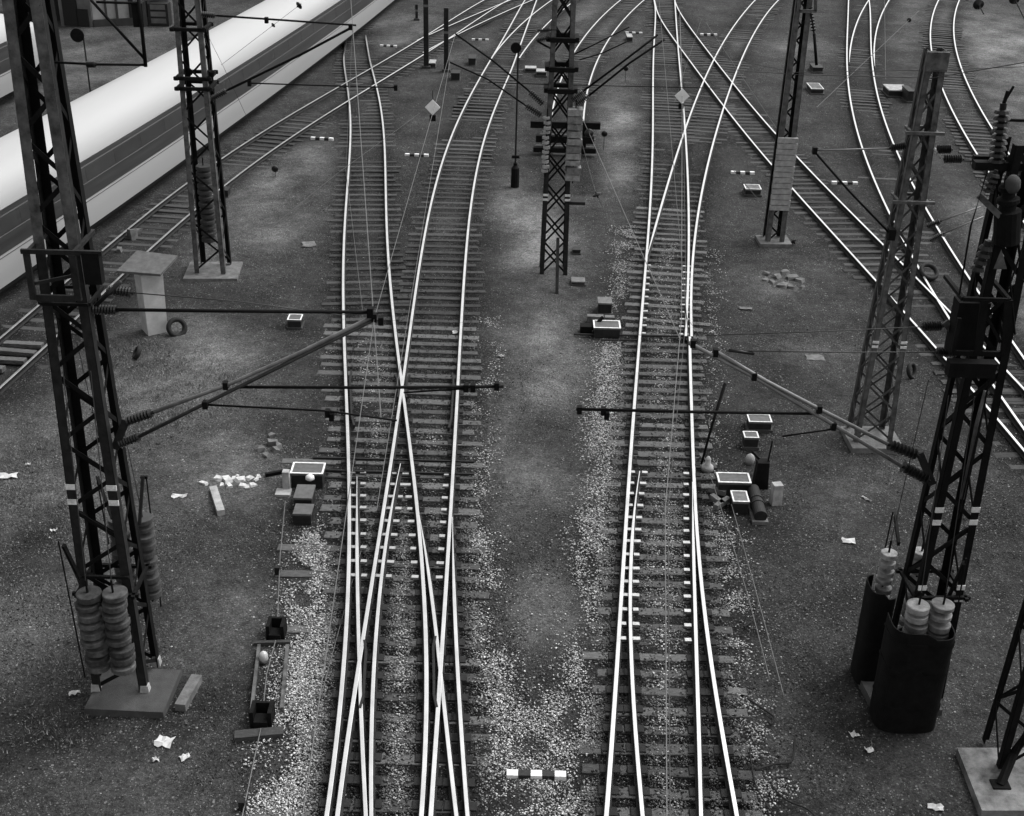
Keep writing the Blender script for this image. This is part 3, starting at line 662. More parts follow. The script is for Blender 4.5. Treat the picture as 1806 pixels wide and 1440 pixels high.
# equipment frame half-way up
fz0, fz1 = V(100, 522, YL).z, V(100, 442, YL).z; fx0, fx1 = V(52, 480, YL - .15).x, V(132, 480, YL - .15).x
fr = build('equipment_frame', MB().bar((fx0, YL - .16, fz0), (fx0, YL - .16, fz1), .09, .06).bar((fx1, YL - .16, fz0), (fx1, YL - .16, fz1), .10, .06).bar((fx0 - .08, YL - .15, fz1 + .03), (fx1 + .45, YL - .15, fz1 + .03), .05, .07).bar((fx0 + .05, YL - .16, fz0 + .03), (fx1 - .05, YL - .16, fz0 + .03), .05, .10).bar((fx0 + .05, YL - .13, fz0 + .25), (fx1, YL - .13, fz0 + .4), .04, .05)
           .bar((fx0, YL - .15, fz1), (fx0, YL + .9, fz1), .06, .06).bar((fx1, YL - .15, fz1), (fx1, YL + .9, fz1), .06, .06), 'mast_dark', ML)
build('switch_box', MB().box(((fx1 + .27), YL - .10, (fz0 + fz1) / 2 + .15), (.26, .16, .5)), 'mast_black', fr)
ring(ML, fz0 - .2, .02, 'mast_black', .05); ring(ML, V(90, 1018, YL).z - .02, .0, 'mast_black', .05, sides=(0,))
# upper arm
YA = LB.y - .1
def cantilever(root, Y, ins, tubes, m_='tube', r=.028, insr=.085):
    """ins: [(px a),(px b)] insulators; tubes: (list of px points, radius, material)"""
    arm = None
    for pts, rr, mm in tubes:
        P = [V(*p, Y) for p in pts]; o = build('cantilever_arm' if arm is None else 'arm_tube', MB().sweep(P, rr), mm, arm or root, smooth=True); arm = arm or o
    for a, b in ins:
        build('insulator', insul(MB(), V(*a, Y), V(*b, Y), insr), 'insulator', arm)
    return arm
arm = cantilever(ML, YA, [((163, 546), (210, 548))], [([(160, 546), (400, 549), (655, 551)], .030, 'mast_black'), ([(160, 548), (213, 497)], .035, 'mast_dark')])
clamp(ML, V(653, 551, YA), arm, .12)
arm = cantilever(ML, YA + .05, [((188, 512), (236, 517))], [([(236, 517), (420, 532), (600, 556)], .010, 'wire')])
arm = cantilever(ML, YA, [((222, 744), (272, 727)), ((210, 784), (250, 768))],
    [([(272, 727), (400, 680), (530, 622), (655, 560)], .034, 'tube_grey'), ([(250, 768), (360, 713), (500, 644), (664, 562)], .034, 'tube'), ([(418, 683), (650, 684), (888, 682)], .027, 'mast_black'), ([(360, 714), (575, 725), (700, 742)], .018, 'mast_black'), ([(712, 693), (770, 689), (822, 686)], .015, 'mast_black')])
for p in ((398, 680), (362, 714), (578, 729), (585, 735), (822, 684), (834, 684), (876, 681), (660, 560), (672, 566)): clamp(ML, V(*p, YA), arm, .10)
build('hinge_plate', MB().bar(V(202, 792, YA), V(222, 742, YA), .03, .13), 'mast_dark', arm)

def weights(name, x, y, ztop, n, r, h, label, m_='weight_iron', square=False, gap=.10, group=None, rope=None):
    """a stack of ring weights hanging on a rod"""
    root = empty(name, (x, y, ztop - n * h), label, 'tension weight', group)
    build('rod', MB().sweep([(x, y, ztop - n * h - .08), (x, y, ztop + .25)], .02), 'mast_black', root)
    if rope: build('rope', MB().sweep([(x, y, ztop + .22), rope], .008), 'wire', root)
    z = ztop
    for k in range(n):
        hh = h * random.choice((.72, .86, .98)) ; dx, dy = random.uniform(-.025, .025), random.uniform(-.025, .025)
        if square: mb = MB().box((x + dx, y + dy, z - hh / 2), (2 * r, r * 1.7, hh - .02), random.uniform(-.04, .04), top=.97)
        else: mb = MB().lathe((x + dx, y + dy, z - hh + .012), (x + dx, y + dy, z), [(0, r * .35), (.30, r * .35), (.31, r * .98), (.36, r), (.93, r), (1, r * .93)], 22)
        build('weight_disc', mb, m_, root); z -= h
    return root
# two stacks in front-left of the mast, two behind it
for px, lab in ((151, 'left'), (196, 'right')):
    p = V(px, 1045, YL - .30); q = V(px + (28 if px < 170 else 30), 1190, YL - .30)
    weights('tension_weights', p.x + .03, YL - .30, p.z, 9, .215, .19, f'stack of grey ring weights in front of the left mast, {lab} one of the pair', rope=Vector((p.x + .1, YL - .05, 6.5)), group='weight stacks on the left mast')
for px, lab in ((205, 'left'), (250, 'right')):
    p = V(px, 912, LB.y + 1.0)
    weights('tension_weights', p.x, LB.y + 1.0, p.z, 10, .18, .18, f'stack of ring weights behind the left mast, {lab} one of the pair', m_='concrete_dark', rope=Vector((p.x - .1, LB.y + .6, 6.5)), group='weight stacks on the left mast')
def guide(root, pts, m_='mast_black'):
    return build('guide_rod', MB().sweep(pts, .014), m_, root)
# guide frames for the weights
for s, Y in (((103, 955), (150, 1195)), YL - .45), (((112, 962), (140, 1030)), YL - .2): guide(ML, [V(*s[0], Y), V(*s[1], Y)])
build('guide_arm', MB().bar(V(112, 962, YL - .4), V(140, 1020, YL - .1), .05, .07), 'mast_black', ML)
guide(ML, [V(258, 842, LB.y + 1.25), V(284, 1070, LB.y + 1.25)]); guide(ML, [V(170, 840, LB.y + 1.2), V(192, 960, LB.y + 1.2)])
build('guide_arm', MB().bar(V(252, 842, LB.y + 1.2), V(246, 925, LB.y + .6), .05, .07).bar(V(248, 842, LB.y + 1.25), V(260, 842, LB.y + 1.25), .05, .05), 'mast_black', ML)
build('guide_arm', MB().bar(V(172, 842, LB.y + 1.2), V(198, 915, LB.y + .6), .05, .07), 'mast_black', ML)
guide(ML, [V(228, 1085, YL - .2), V(242, 1190, YL - .2)])
o = build('concrete_plank', MB().box(tuple(G(333, 1222, GZ + .08)), (.20, .85, .16), -.13), 'concrete_mid'); tag(o, 'flat concrete block lying right of the left mast base', 'concrete block')

# --- right mast, nearest (very dark, with black weight guards)
RB = G(1606, 1222, GZ); RB.z = GZ
MR = lattice('lattice_mast', (RB.x + .02, RB.y + .1), (.46, .42), (.26, .25), 10.4, 'near right black lattice mast with black curved weight guards at its foot', 'mast_black', leg=.13, brace=.075, panel=.7, rot=.06, bands=(3.75, 4.0, 2.15, 2.40))
slab(MR, RB.x - .30, RB.y + .02, 1.25, 1.5, .16, 'concrete_dark', .10)
YM = RB.y
def guard(root, cx, cy, r, z0, z1, a0, a1, name='weight_guard'):
    mb = MB(); n = 28; se = lambda v: math.copysign(abs(v) ** .55, v)
    for rr in (1.0, 1 - .02 / r[0]):
        o = len(mb.v)
        for i in range(n + 1):
            a = a0 + (a1 - a0) * i / n
            px_, py_ = cx + rr * r[0] * se(math.cos(a)), cy + rr * r[1] * se(math.sin(a)); mb.v += [(px_, py_, z0), (px_, py_, z1 - .12 * (math.cos(a) > 0))]
        for i in range(n): mb.f.append((o + 2 * i, o + 2 * i + 2, o + 2 * i + 3, o + 2 * i + 1)); mb.mi.append(0)
    m2 = 2 * (n + 1)
    for i in range(n): mb.f.append((2 * i + 1, 2 * i + 3, m2 + 2 * i + 3, m2 + 2 * i + 1)); mb.mi.append(0)
    return build(name, mb, 'mast_black', root)
ga = V(1560, 1075, YM - 1.0); gb = V(1690, 1100, YM - 1.0)
gcx = (ga.x + gb.x) / 2 + .13; grr = (.56, .44)
guard(MR, gcx, YM - .72, grr, GZ + .02, 2.02, math.pi * .93, math.pi * 2.07)
for zz in (.35, 1.15, 1.75): guard(MR, gcx, YM - .72, (grr[0] + .014, grr[1] + .014), zz, zz + .05, math.pi * .93, math.pi * 2.07, 'hoop')
g2 = V(1545, 1015, YM + .55); guard(MR, g2.x + .10, YM + .42, (.25, .32), GZ + .05, 1.95, math.pi * .55, math.pi * 1.75)
for px, lab in ((1621, 'left'), (1664, 'right')):
    p = V(px, 1066, YM - .62); weights('tension_weights', p.x, YM - .62, p.z, 9, .20, .19, f'pale ring weights inside the black guard of the right mast, {lab} stack', 'weight_pale', rope=Vector((p.x - .1, YM - .3, 6.2)), group='weight stacks on the right mast')
for px, py, lab in ((1568, 974, 'left'), (1626, 972, 'right')):
    p = V(px, py, YM + .62); weights('tension_weights', p.x, YM + .62, p.z, 10, .15, .19, f'pale ring weights behind the right mast, {lab} stack', 'weight_pale', rope=Vector((p.x, YM + .3, 6.2)), group='weight stacks on the right mast')
ring(MR, V(1630, 1062, YM - .45).z, .12, 'mast_black', .06)
for a, b, c, Y in (((1575, 903), (1552, 1010), (1585, 960), YM + .8), ((1704, 985), (1685, 1095), (1672, 1055), YM - .8)):
    guide(MR, [V(*a, Y), V(*b, Y)]); build('guide_arm', MB().bar(V(a[0] + (4 if a[0] < 1650 else -4), a[1] + 8, Y), V(*c, YM), .05, .08), 'mast_black', MR)
arm = cantilever(MR, YM, [((1565, 783), (1622, 805)), ((1590, 822), (1640, 848))],
    [([(1565, 783), (1445, 722), (1350, 672), (1262, 620)], .036, 'tube_grey'), ([(1590, 822), (1470, 750), (1330, 666), (1215, 605)], .036, 'tube_grey'), ([(1016, 722), (1230, 727), (1440, 730)], .027, 'mast_black'), ([(1380, 770), (1470, 757)], .016, 'mast_black')], insr=.10)
for p in ((1445, 722), (1470, 752), (1064, 725), (1070, 733), (1022, 723), (1262, 622), (1330, 664), (1222, 606)): clamp(MR, V(*p, YM), arm, .10)
build('hinge_plate', MB().bar(V(1622, 800, YM), V(1645, 855, YM), .03, .13), 'mast_dark', arm)
arm = cantilever(MR, YM, [((1626, 577), (1664, 575)), ((1650, 622), (1692, 621))], [([(1692, 621), (1500, 622), (1280, 619)], .010, 'wire'), ([(1285, 618), (1330, 624)], .03, 'insulator'), ([(1664, 575), (1450, 585), (1245, 592)], .008, 'wire')])
build('bracket', MB().bar(V(1666, 568, YM), V(1706, 617, YM), .04, .11), 'mast_grey', arm)
# equipment frame of the right mast
a, b = V(1678, 620, YM - .5), V(1790, 528, YM - .5)
build('equipment_frame', MB().bar((a.x, YM - .55, a.z), (b.x, YM - .55, a.z), .05, .08).bar((a.x, YM - .55, b.z), (b.x - .1, YM - .55, b.z), .05, .06).bar((a.x + .40, YM - .56, a.z), (a.x + .33, YM - .56, b.z), .12, .05).bar((b.x, YM - .56, a.z), (b.x - .12, YM - .56, b.z), .12, .05).bar((a.x, YM - .56, a.z), (a.x, YM - .56, a.z + .6), .06, .05).bar((a.x + .4, YM - .54, b.z - .25), (b.x - .1, YM - .54, a.z + .2), .05, .05).bar((b.x - .1, YM - .55, b.z), (b.x - .1, YM + .4, b.z), .06, .06).bar((a.x, YM - .55, b.z), (a.x, YM + .4, b.z), .06, .06), 'mast_black', MR)
build('switch_box', MB().box(V(1706, 575, YM - .1), (.5, .3, .9)), 'mast_black', MR)
build('switch_box', MB().box(V(1712, 650, YM - .42), (.75, .2, .25)), 'mast_black', MR)
# cross platform and big post insulator at the top
p = V(1752, 292, YM); build('top_beam', MB().bar((p.x - .30, YM, p.z), (p.x + 1.6, YM, p.z), .16, .12).bar((p.x - .2, YM + .35, p.z), (p.x + 1.6, YM + .35, p.z), .10, .10), 'mast_black', MR)
q = V(1770, 182, YM); build('post_insulator', insul(MB(), (p.x + .04, YM, p.z), (q.x, YM, q.z), .13, 9, .05), 'insulator', MR)
build('terminal', MB().sweep([(q.x, YM, q.z - .05), (q.x + .03, YM, q.z + .18)], .03).bar(V(1775, 212, YM), V(1806, 213, YM), .04, .04).sweep([(q.x, YM, q.z), (q.x + .10, YM, q.z + .25)], .02), 'mast_black', MR)
build('transformer', MB().lathe(V(1775, 430, YM - .2), V(1780, 312, YM - .2), [(0, .16), (.02, .20), (.50, .20), (.52, .12), (.60, .12), (.62, .17), (.68, .17), (.70, .10), (.78, .10), (.80, .15), (.86, .15), (.88, .08), (1, .07)], 16), 'mast_black', MR)
build('bushing_cap', MB().lathe(V(1786, 340, YM - .45), V(1787, 310, YM - .45), [(0, .06), (.3, .11), (.7, .11), (1, .05)], 14), 'concrete_dark', MR, smooth=True)
build('bushing', insul(MB(), V(1740, 340, YM - .3), V(1757, 300, YM - .3), .10, 4), 'insulator', MR)
build('bushing', insul(MB(), V(1722, 480, YM - .4), V(1744, 425, YM - .4), .11, 4, .06), 'insulator', MR)
build('drop_lead', MB().sweep([V(1742, 300, YM - .3), V(1712, 400, YM - .6), V(1692, 520, YM - .5)], .016), 'mast_black', MR)
build('drop_lead', MB().sweep([V(1806, 430, YM - .2), V(1782, 500, YM - .3), V(1790, 590, YM - .3)], .016).sweep([V(1806, 495, YM), V(1780, 510, YM)], .03), 'mast_black', MR)
build('strut', MB().bar(V(1726, 345, YM - .3), V(1764, 382, YM - .3), .04, .09), 'mast_grey', MR)
build('warning_plate', MB().add([V(1752, 475, YM - .58), V(1776, 475, YM - .58), V(1766, 440, YM - .58), V(1752, 475, YM - .565), V(1776, 475, YM - .565), V(1766, 440, YM - .565)], [(0, 1, 2), (5, 4, 3), (0, 3, 4, 1), (1, 4, 5, 2), (2, 5, 3, 0)]), 'mast_grey', MR)
build('side_tube', MB().sweep([V(1697, 880, YM - .35), V(1722, 750, YM - .35), V(1738, 690, YM - .35)], .035), 'mast_grey', MR, smooth=True)
build('side_cable', MB().sweep([V(1690, 915, YM - .4), V(1730, 740, YM - .4), V(1752, 640, YM - .4)], .014), 'mast_black', MR)

# --- mast foot in the bottom right corner
BB = G(1792, 1352, GZ)
MX = lattice('lattice_mast', (BB.x + .05, BB.y + .12), (.50, .42), (.26, .24), 9.5, 'mast cut off by the right edge on a pale concrete slab', 'mast_black', leg=.12, brace=.06, panel=.8)
q0, q1 = G(1690, 1318, GZ + .2), G(1735, 1420, GZ + .2)
mbx = MB(); zt = GZ + .2
cs = [G(1688, 1319, zt), G(1850, 1319, zt), G(1890, 1430, zt), G(1732, 1430, zt)]
mbx.add([(c.x, c.y, GZ - .03) for c in cs] + [tuple(c) for c in cs], [(4, 7, 6, 5), (0, 1, 5, 4), (1, 2, 6, 5), (2, 3, 7, 6), (3, 0, 4, 7)])
mat('concrete_mottled', .15, .9, 0, .75, 2.6, bump=.5); build('concrete_base', mbx, 'concrete_mottled', MX)
build('post', MB().sweep([G(1764, 1385, zt), G(1770, 1340, zt) + Vector((.05, -.2, .35)), G(1772, 1345, zt) + Vector((.12, -.3, 1.0))], [.08, .08, .07]).box(tuple(G(1764, 1385, zt)), (.3, .22, .06)), 'mast_black', MX)

# --- second mast on the left, by the train
B2 = G(374, 484, GZ)
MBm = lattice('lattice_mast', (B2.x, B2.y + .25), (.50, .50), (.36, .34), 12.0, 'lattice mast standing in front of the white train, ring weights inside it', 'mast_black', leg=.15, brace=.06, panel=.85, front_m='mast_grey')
slab(MBm, B2.x + .02, B2.y + .12, 1.75, 1.55, .10, 'concrete_mid', .08)
Y2 = B2.y
for z in (V(320, 50, Y2).z, V(330, 136, Y2).z, V(332, 154, Y2).z): ring(MBm, z, .14, 'mast_black', .10)
p = V(358, 292, Y2 + .3); weights('tension_weights', p.x, Y2 + .3, p.z, 13, .24, .20, 'stack of dull ring weights inside the lattice mast by the train', 'concrete_dark')
arm = cantilever(MBm, Y2, [((350, 25), (382, 28)), ((372, 175), (402, 159))], [([(382, 28), (500, 36), (628, 45)], .030, 'mast_black'), ([(402, 159), (530, 97), (622, 48)], .038, 'mast_black'), ([(440, 147), (560, 151), (700, 155)], .022, 'mast_black')], insr=.10)
for p in ((440, 147), (470, 36), (618, 48), (698, 155)): clamp(MBm, V(*p, Y2), arm, .13)
build('lamp_bracket', MB().bar(V(362, 126, Y2), V(378, 126, Y2), .06, .05).lathe(V(373, 140, Y2), V(373, 126, Y2), [(0, .05), (1, .11)], 10), 'mast_black', MBm)

# --- middle mast
B3 = G(976, 484, GZ)
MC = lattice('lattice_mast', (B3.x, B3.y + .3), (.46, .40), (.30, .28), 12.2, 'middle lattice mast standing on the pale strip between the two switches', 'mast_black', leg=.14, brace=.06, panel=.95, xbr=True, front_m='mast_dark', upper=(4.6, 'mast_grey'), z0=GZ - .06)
Y3 = B3.y
ptc = root_pts[MC.name]
for zb in (V(963, 343, Y3).z, V(963, 351, Y3).z):
    for ix in (-1, 1):
        c = ptc(ix, -1, zb); build('white_band', MB().box((c.x - ix * .07, c.y - .012, zb), (.17, .02, .07)), 'white_paint', MC)
build('prop_post', MB().bar(G(982, 520, GZ), V(984, 420, Y3 - .9), .10, .10), 'mast_dark', MC)
for z in (V(985, 122, Y3).z, V(985, 70, Y3).z, V(985, 160, Y3).z): ring(MC, z, .03, 'mast_black', .14)
p = V(1016, 192, Y3 - .2); weights('tension_weights', p.x, Y3 - .1, p.z, 10, .235, .235, 'pale square weights hanging right of the middle mast', 'weight_pale', square=True)
p = V(965, 206, Y3 - .1); weights('tension_weights', p.x, Y3 - .1, p.z, 12, .11, .155, 'slim pale weights hanging left of the middle mast', 'concrete_pale')
arm = cantilever(MC, Y3, [((958, 184), (932, 160)), ((955, 204), (925, 185))], [([(932, 160), (870, 108), (803, 60)], .030, 'mast_black'), ([(925, 185), (860, 140), (793, 110)], .026, 'mast_black')], insr=.11)
arm = cantilever(MC, Y3, [((1008, 178), (1030, 160)), ((1016, 185), (1040, 168))], [([(1030, 160), (1100, 108), (1160, 62)], .034, 'mast_black'), ([(1040, 168), (1110, 112), (1172, 70)], .034, 'mast_black'), ([(1013, 96), (1050, 78), (1110, 48)], .020, 'mast_black'), ([(1022, 106), (1060, 95), (1110, 72)], .020, 'mast_black')], insr=.11)
arm = cantilever(MC, Y3, [((948, 55), (972, 53)), ((946, 72), (972, 66))], [([(972, 53), (985, 53)], .03, 'mast_black'), ([(948, 73), (960, 80), (975, 88)], .03, 'mast_black')], insr=.09)
build('foot_plate', MB().box(V(1018, 356, Y3), (.5, .4, .10)), 'mast_dark', MC)

# --- right-of-centre mast with pale sheath
B4 = G(1362, 434, GZ)
MD = lattice('lattice_mast', (B4.x + .05, B4.y + .2), (.33, .32), (.23, .23), 12.0, 'slim mast on the right with a pale ribbed sleeve low on its front', 'mast_black', leg=.17, brace=.06, panel=.6, front_m='mast_grey')
slab(MD, B4.x + .04, B4.y + .1, 1.15, .95, .2, 'concrete_mid', .05)
Y4 = B4.y - .2; za, zb = V(1372, 372, Y4).z, V(1386, 243, Y4).z
n = 13
for k in range(n):
    z = za + (zb - za) * (k + .5) / n; build('sleeve_panel', MB().box((B4.x + .05 + .012 * (k % 2), Y4 + .02, z), (.68, .10, (zb - za) / n - .03)), 'concrete_pale', MD)
arm = cantilever(MD, B4.y, [((1428, 10), (1436, 60))], [([(1436, 60), (1440, 115)], .05, 'mast_black')], insr=.09)
build('top_frame', MB().bar(V(1408, 20, Y4), V(1440, 20, Y4), .08, .10).bar(V(1408, -20, Y4), V(1409, 20, Y4), .09, .08).bar(V(1439, -20, Y4), V(1438, 20, Y4), .09, .08), 'mast_grey', MD)

# --- grey lattice mast on the right
B5 = G(1537, 787, GZ)
ME = lattice('lattice_mast', (B5.x, B5.y + .35), (.48, .44), (.21, .20), 9.75, 'greyish lattice mast on a cracked slab beside the right tracks', 'mast_pale', leg=.13, brace=.05, panel=.8, xbr=True, front_m='mast_grey')
Y5 = B5.y
slab(ME, B5.x + .05, B5.y + .22, 1.35, 1.2, .14, 'concrete_mid', .04)
for z in (V(1630, 237, Y5).z, V(1600, 358, Y5).z): ring(ME, z, .18, 'mast_grey', .07, sides=(0,)); ring(ME, z, .02, 'mast_pale', .06, sides=(1, 2, 3))
p = root_pts[ME.name](0, -1, 9.45); build('top_plate', MB().box((p.x, Y5 + .1, 9.45), (.50, .06, .42)), 'mast_grey', ME)
pte = root_pts[ME.name]
for zb in (V(1545, 603, Y5).z, V(1545, 611, Y5).z):
    for ix in (-1, 1): c = pte(ix, -1, zb); build('white_band', MB().box((c.x - ix * .06, c.y - .012, zb), (.15, .02, .06)), 'white_paint', ME)
arm = cantilever(ME, Y5, [((1598, 257), (1568, 262))], [([(1568, 262), (1500, 264), (1437, 266)], .020, 'tube_grey'), ([(1435, 266), (1500, 340), (1572, 415)], .026, 'mast_black')], insr=.09)
clamp(ME, V(1437, 266, Y5), arm, .12); clamp(ME, V(1572, 413, Y5), arm, .2)
arm = cantilever(ME, Y5, [((1652, 264), (1680, 264)), ((1664, 281), (1700, 281))], [([(1700, 281), (1730, 283), (1806, 278)], .016, 'tube_grey'), ([(1648, 262), (1660, 280)], .03, 'porcelain')], insr=.10)
arm = cantilever(ME, Y5, [((1635, 400), (1660, 390)), ((1640, 425), (1665, 412))], [([(1660, 390), (1730, 365)], .018, 'tube_grey'), ([(1665, 412), (1735, 382)], .018, 'tube_grey')], insr=.08)

# ------------------------------------------------------------------ trains
SEC = [(1.33, .40), (1.42, .95), (1.465, 1.44), (1.455, 2.05), (1.40, 2.74), (1.29, 3.16), (1.06, 3.50), (.62, 3.74), (0, 3.82)]
SEC = SEC + [(-x, z) for x, z in SEC[-2::-1]]
def sect_at(fr):
    """offset on the near side for a height"""
    for (x0, z0), (x1, z1) in zip(SEC[:8], SEC[1:9]):
        if z0 <= fr <= z1: return x0 + (x1 - x0) * (fr - z0) / (z1 - z0)
def train(name, curve, y0, y1, label, nose=False, windows=True):
    f = lambda y: Vector((curve(y), y, 0))
    def frame(y):
        d = (f(y + .3) - f(y - .3)).normalized(); return f(y), Vector((d.y, -d.x, 0)), d
    root = empty(name, f((y0 + y1) / 2) + Vector((0, 0, 0)), label, 'train')
    ys = list(np.arange(y0, y1, 1.5)) + [y1]; mb = MB(); k = len(SEC)
    for y in ys:
        p, x, d = frame(y); t = 1.0
        if nose: t = min(1.0, .35 + .65 * math.sqrt(max(0.0, min(1, (y1 - y) / 5.0))))
        mb.v += [tuple(p + x * (a * (.5 + .5 * t)) + Vector((0, 0, .4 + (b - .4) * t))) for a, b in SEC]
    for i in range(len(ys) - 1):
        for j in range(k - 1): a = i * k + j; mb.f.append((a, a + 1, a + k + 1, a + k)); mb.mi.append(0)
    n = len(ys); mb.f.append(tuple(range(k))[::-1]); mb.f.append(tuple(range((n - 1) * k, n * k))); mb.mi += [0, 0]
    body = build('body', mb, 'train_white', root, smooth=False)
    for p in body.data.polygons: p.use_smooth = len(p.vertices) == 4
    ye = y1 - (6 if nose else 0)
    def strip(nm, z0, z1, out, m_, par, a, b, side=1, step=1.5):
        mb = MB(); yy = list(np.arange(a, b, step)) + [b]; zs = [z for z in np.linspace(z0, z1, 5)]
        for o in (out, out - .03):
            base = len(mb.v)
            for y in yy:
                p, x, d = frame(y); mb.v += [tuple(p + x * (side * (sect_at(z) + o)) + Vector((0, 0, z))) for z in zs]
            for i in range(len(yy) - 1):
                for j in range(4): q = base + i * 5 + j; mb.f.append((q, q + 1, q + 6, q + 5)); mb.mi.append(0)
        m2 = len(yy) * 5
        for i in range(len(yy) - 1):
            for e in (0, 4): q = i * 5 + e; mb.f.append((q, q + 5, m2 + q + 5, m2 + q)); mb.mi.append(0)
        for i in (0, len(yy) - 1):
            for j in range(4): q = i * 5 + j; mb.f.append((q, q + 1, m2 + q + 1, m2 + q)); mb.mi.append(0)
        return build(nm, mb, m_, par)
    band = strip('window_band', 1.46, 2.72, .012, 'train_band', root, y0, ye)
    strip('window_band', 1.46, 2.72, .012, 'train_band', root, y0, ye, -1)
    strip('trim_line', 2.52, 2.56, .020, 'train_line', root, y0, ye); strip('trim_line', 1.97, 2.00, .020, 'train_line', root, y0, ye); strip('trim_line', 1.34, 1.37, .006, 'train_line', root, y0, ye)
    y = y0 + .5
    while windows and y < ye - 2: strip('window', 2.03, 2.49, .017, 'train_glass', band, y, y + 1.9, 1, .95); y += 2.12
    mb = MB()
    yy = list(np.arange(y0 + .5, ye, 1.5))
    for a, b in zip(yy[:-1], yy[1:]): mb.bar(f(a) + Vector((0, 0, .30)), f(b) + Vector((0, 0, .30)), 2.2, .30)
    build('underframe', mb, 'train_under', root)
    y = y0 + 3
    while y < ye - 3:
        p, x, d = frame(y); mb = MB()
        for s in (-.78, .78):
            for e in (-1.2, 1.2): c = p + x * s + d * e; mb.lathe(c - x * .06 + Vector((0, 0, .44)), c + x * .06 + Vector((0, 0, .44)), [(0, .42), (.5, .45), (1, .42)], 16)
            mb.bar(p + x * s * 1.2 - d * 1.6 + Vector((0, 0, .45)), p + x * s * 1.2 + d * 1.6 + Vector((0, 0, .45)), .12, .25)
        build('bogie', mb, 'train_under', root); y += 8.5 if int((y - y0) / 8.5) % 2 else 17
    return root
train('passenger_train', RC['t'], 16, 112, 'long white train with a dark window band crossing the top left')
ta, tb = G(0, 174, .4), G(58, 143, .4); tdir = (tb - ta).normalized(); tn = Vector((tdir.y, -tdir.x, 0))
_tc = ta - tn * 1.36
class T2:
    y0, y1 = 20, 80
    def __call__(s, y): return _tc.x + tdir.x / tdir.y * (y - _tc.y)
train('passenger_train', T2(), ta.y - 34, tb.y + 4.0, 'nose of a second white train behind the top of the left mast', nose=True, windows=True)

# ------------------------------------------------------------------ hut, tyres, buffer stop, signs
h0 = G(270, 588, GZ); hr = R_(33)
HUT = empty('utility_hut', h0, 'pale concrete cabinet with a wide slanted roof slab left of centre', 'hut')
build('wall', MB().box((h0.x, h0.y + .2, GZ + .93), (.58, .60, 1.95), hr, top=1.12), 'hut_wall', HUT)
mb = MB(); cs = [V(206, 482, h0.y - .35), V(283, 488, h0.y - .45), V(314, 455, h0.y + .55), V(242, 446, h0.y + .75)]
mb.add(cs + [c + Vector((0, 0, .07)) for c in cs], [(0, 3, 2, 1), (4, 5, 6, 7), (0, 1, 5, 4), (1, 2, 6, 5), (2, 3, 7, 6), (3, 0, 4, 7)])
build('roof', mb, 'hut_roof', HUT)
build('door_seam', MB().bar((h0.x - .12, h0.y - .135, GZ + .15), (h0.x - .13, h0.y - .17, GZ + 1.75), .012, .012), 'box_dark', HUT)
def tyre(px, py, R, r, tilt, rz, label):
    c = G(px, py, GZ); c.z = GZ + R * .9; mb = MB(); n, k = 28, 10; M = Matrix.Rotation(rz, 3, 'Z') @ Matrix.Rotation(tilt, 3, 'X')
    for i in range(n):
        a = i * math.tau / n
        for j in range(k): b = j * math.tau / k; mb.v.append(tuple(c + M @ Vector(((R + r * math.cos(b)) * math.cos(a), (R + r * math.cos(b)) * math.sin(a), r * 1.25 * math.sin(b)))))
    for i in range(n):
        for j in range(k): mb.f.append((i * k + j, ((i + 1) % n) * k + j, ((i + 1) % n) * k + (j + 1) % k, i * k + (j + 1) % k)); mb.mi.append(0)
    o = build('tyre', mb, 'rubber', None, True, c); return tag(o, label, 'tyre')
tyre(313, 590, .24, .075, R_(66), R_(35), 'black tyre leaning against the right side of the concrete hut')
tyre(243, 630, .15, .055, R_(60), R_(-70), 'small dark tyre lying in the grass left of the hut')
tyre(1636, 492, .28, .07, R_(35), .3, 'coil of dark cable beside the tracks behind the grey lattice mast')
tyre(1606, 664, .20, .05, R_(70), .9, 'dark hoop standing right of the grey lattice mast')
# buffer stop
b0 = Vector((RC['r1'](YS) + .75, YS, GZ))
BS = empty('buffer_stop', b0, 'black buffer stop behind the middle mast', 'buffer stop')
xl, xr = V(934, 270, YS).x, V(1056, 270, YS).x
for z in (1.05, .45): build('beam', MB().box(((xl + xr) / 2, YS - .1 + .1 * z, z), (xr - xl - (0 if z > 1 else .5), .25, .28)), 'mast_black', BS)
build('beam', MB().box(((xl + xr) / 2, YS - .3, .05), (xr - xl - .3, .25, .2)), 'mast_black', BS)
for x in (RC['r1'](YS), RC['r2'](YS)): build('post', MB().bar((x, YS + .1, GZ), (x, YS + .1, 1.2), .18, .2).bar((x, YS + 1.6, GZ), (x, YS + .2, 1.0), .14, .16), 'mast_black', BS)
# diamond signs hanging on the wires
def diamond(px, py, z, dpx, label):
    c = G(px, py, z); zc = (c - Vector((0, 0, CAMH))).dot(CD); s = dpx / (FPX / zc) / 2; mb = MB()
    vs = [(c.x - s, c.y, z), (c.x, c.y, z - s * 1.02), (c.x + s, c.y, z), (c.x, c.y, z + s * 1.02)]
    mb.add(vs + [(x, y + .02, q) for x, y, q in vs], [(0, 1, 2, 3), (7, 6, 5, 4), (0, 4, 5, 1), (1, 5, 6, 2), (2, 6, 7, 3), (3, 7, 4, 0)])
    r = empty('diamond_sign', (c.x, c.y, z - s), label, 'sign'); build('plate', mb, 'plaster_sign', r); build('hanger', MB().sweep([(c.x, c.y + .03, z - s * .9), (c.x, c.y + .03, z + s + .25)], .012), 'wire', r)
    build('clip', MB().box((c.x, c.y + .02, z - s - .08), (.16, .05, .16)), 'mast_black', r)
mat('plaster_sign', .80, .5, 0, .08, 6)
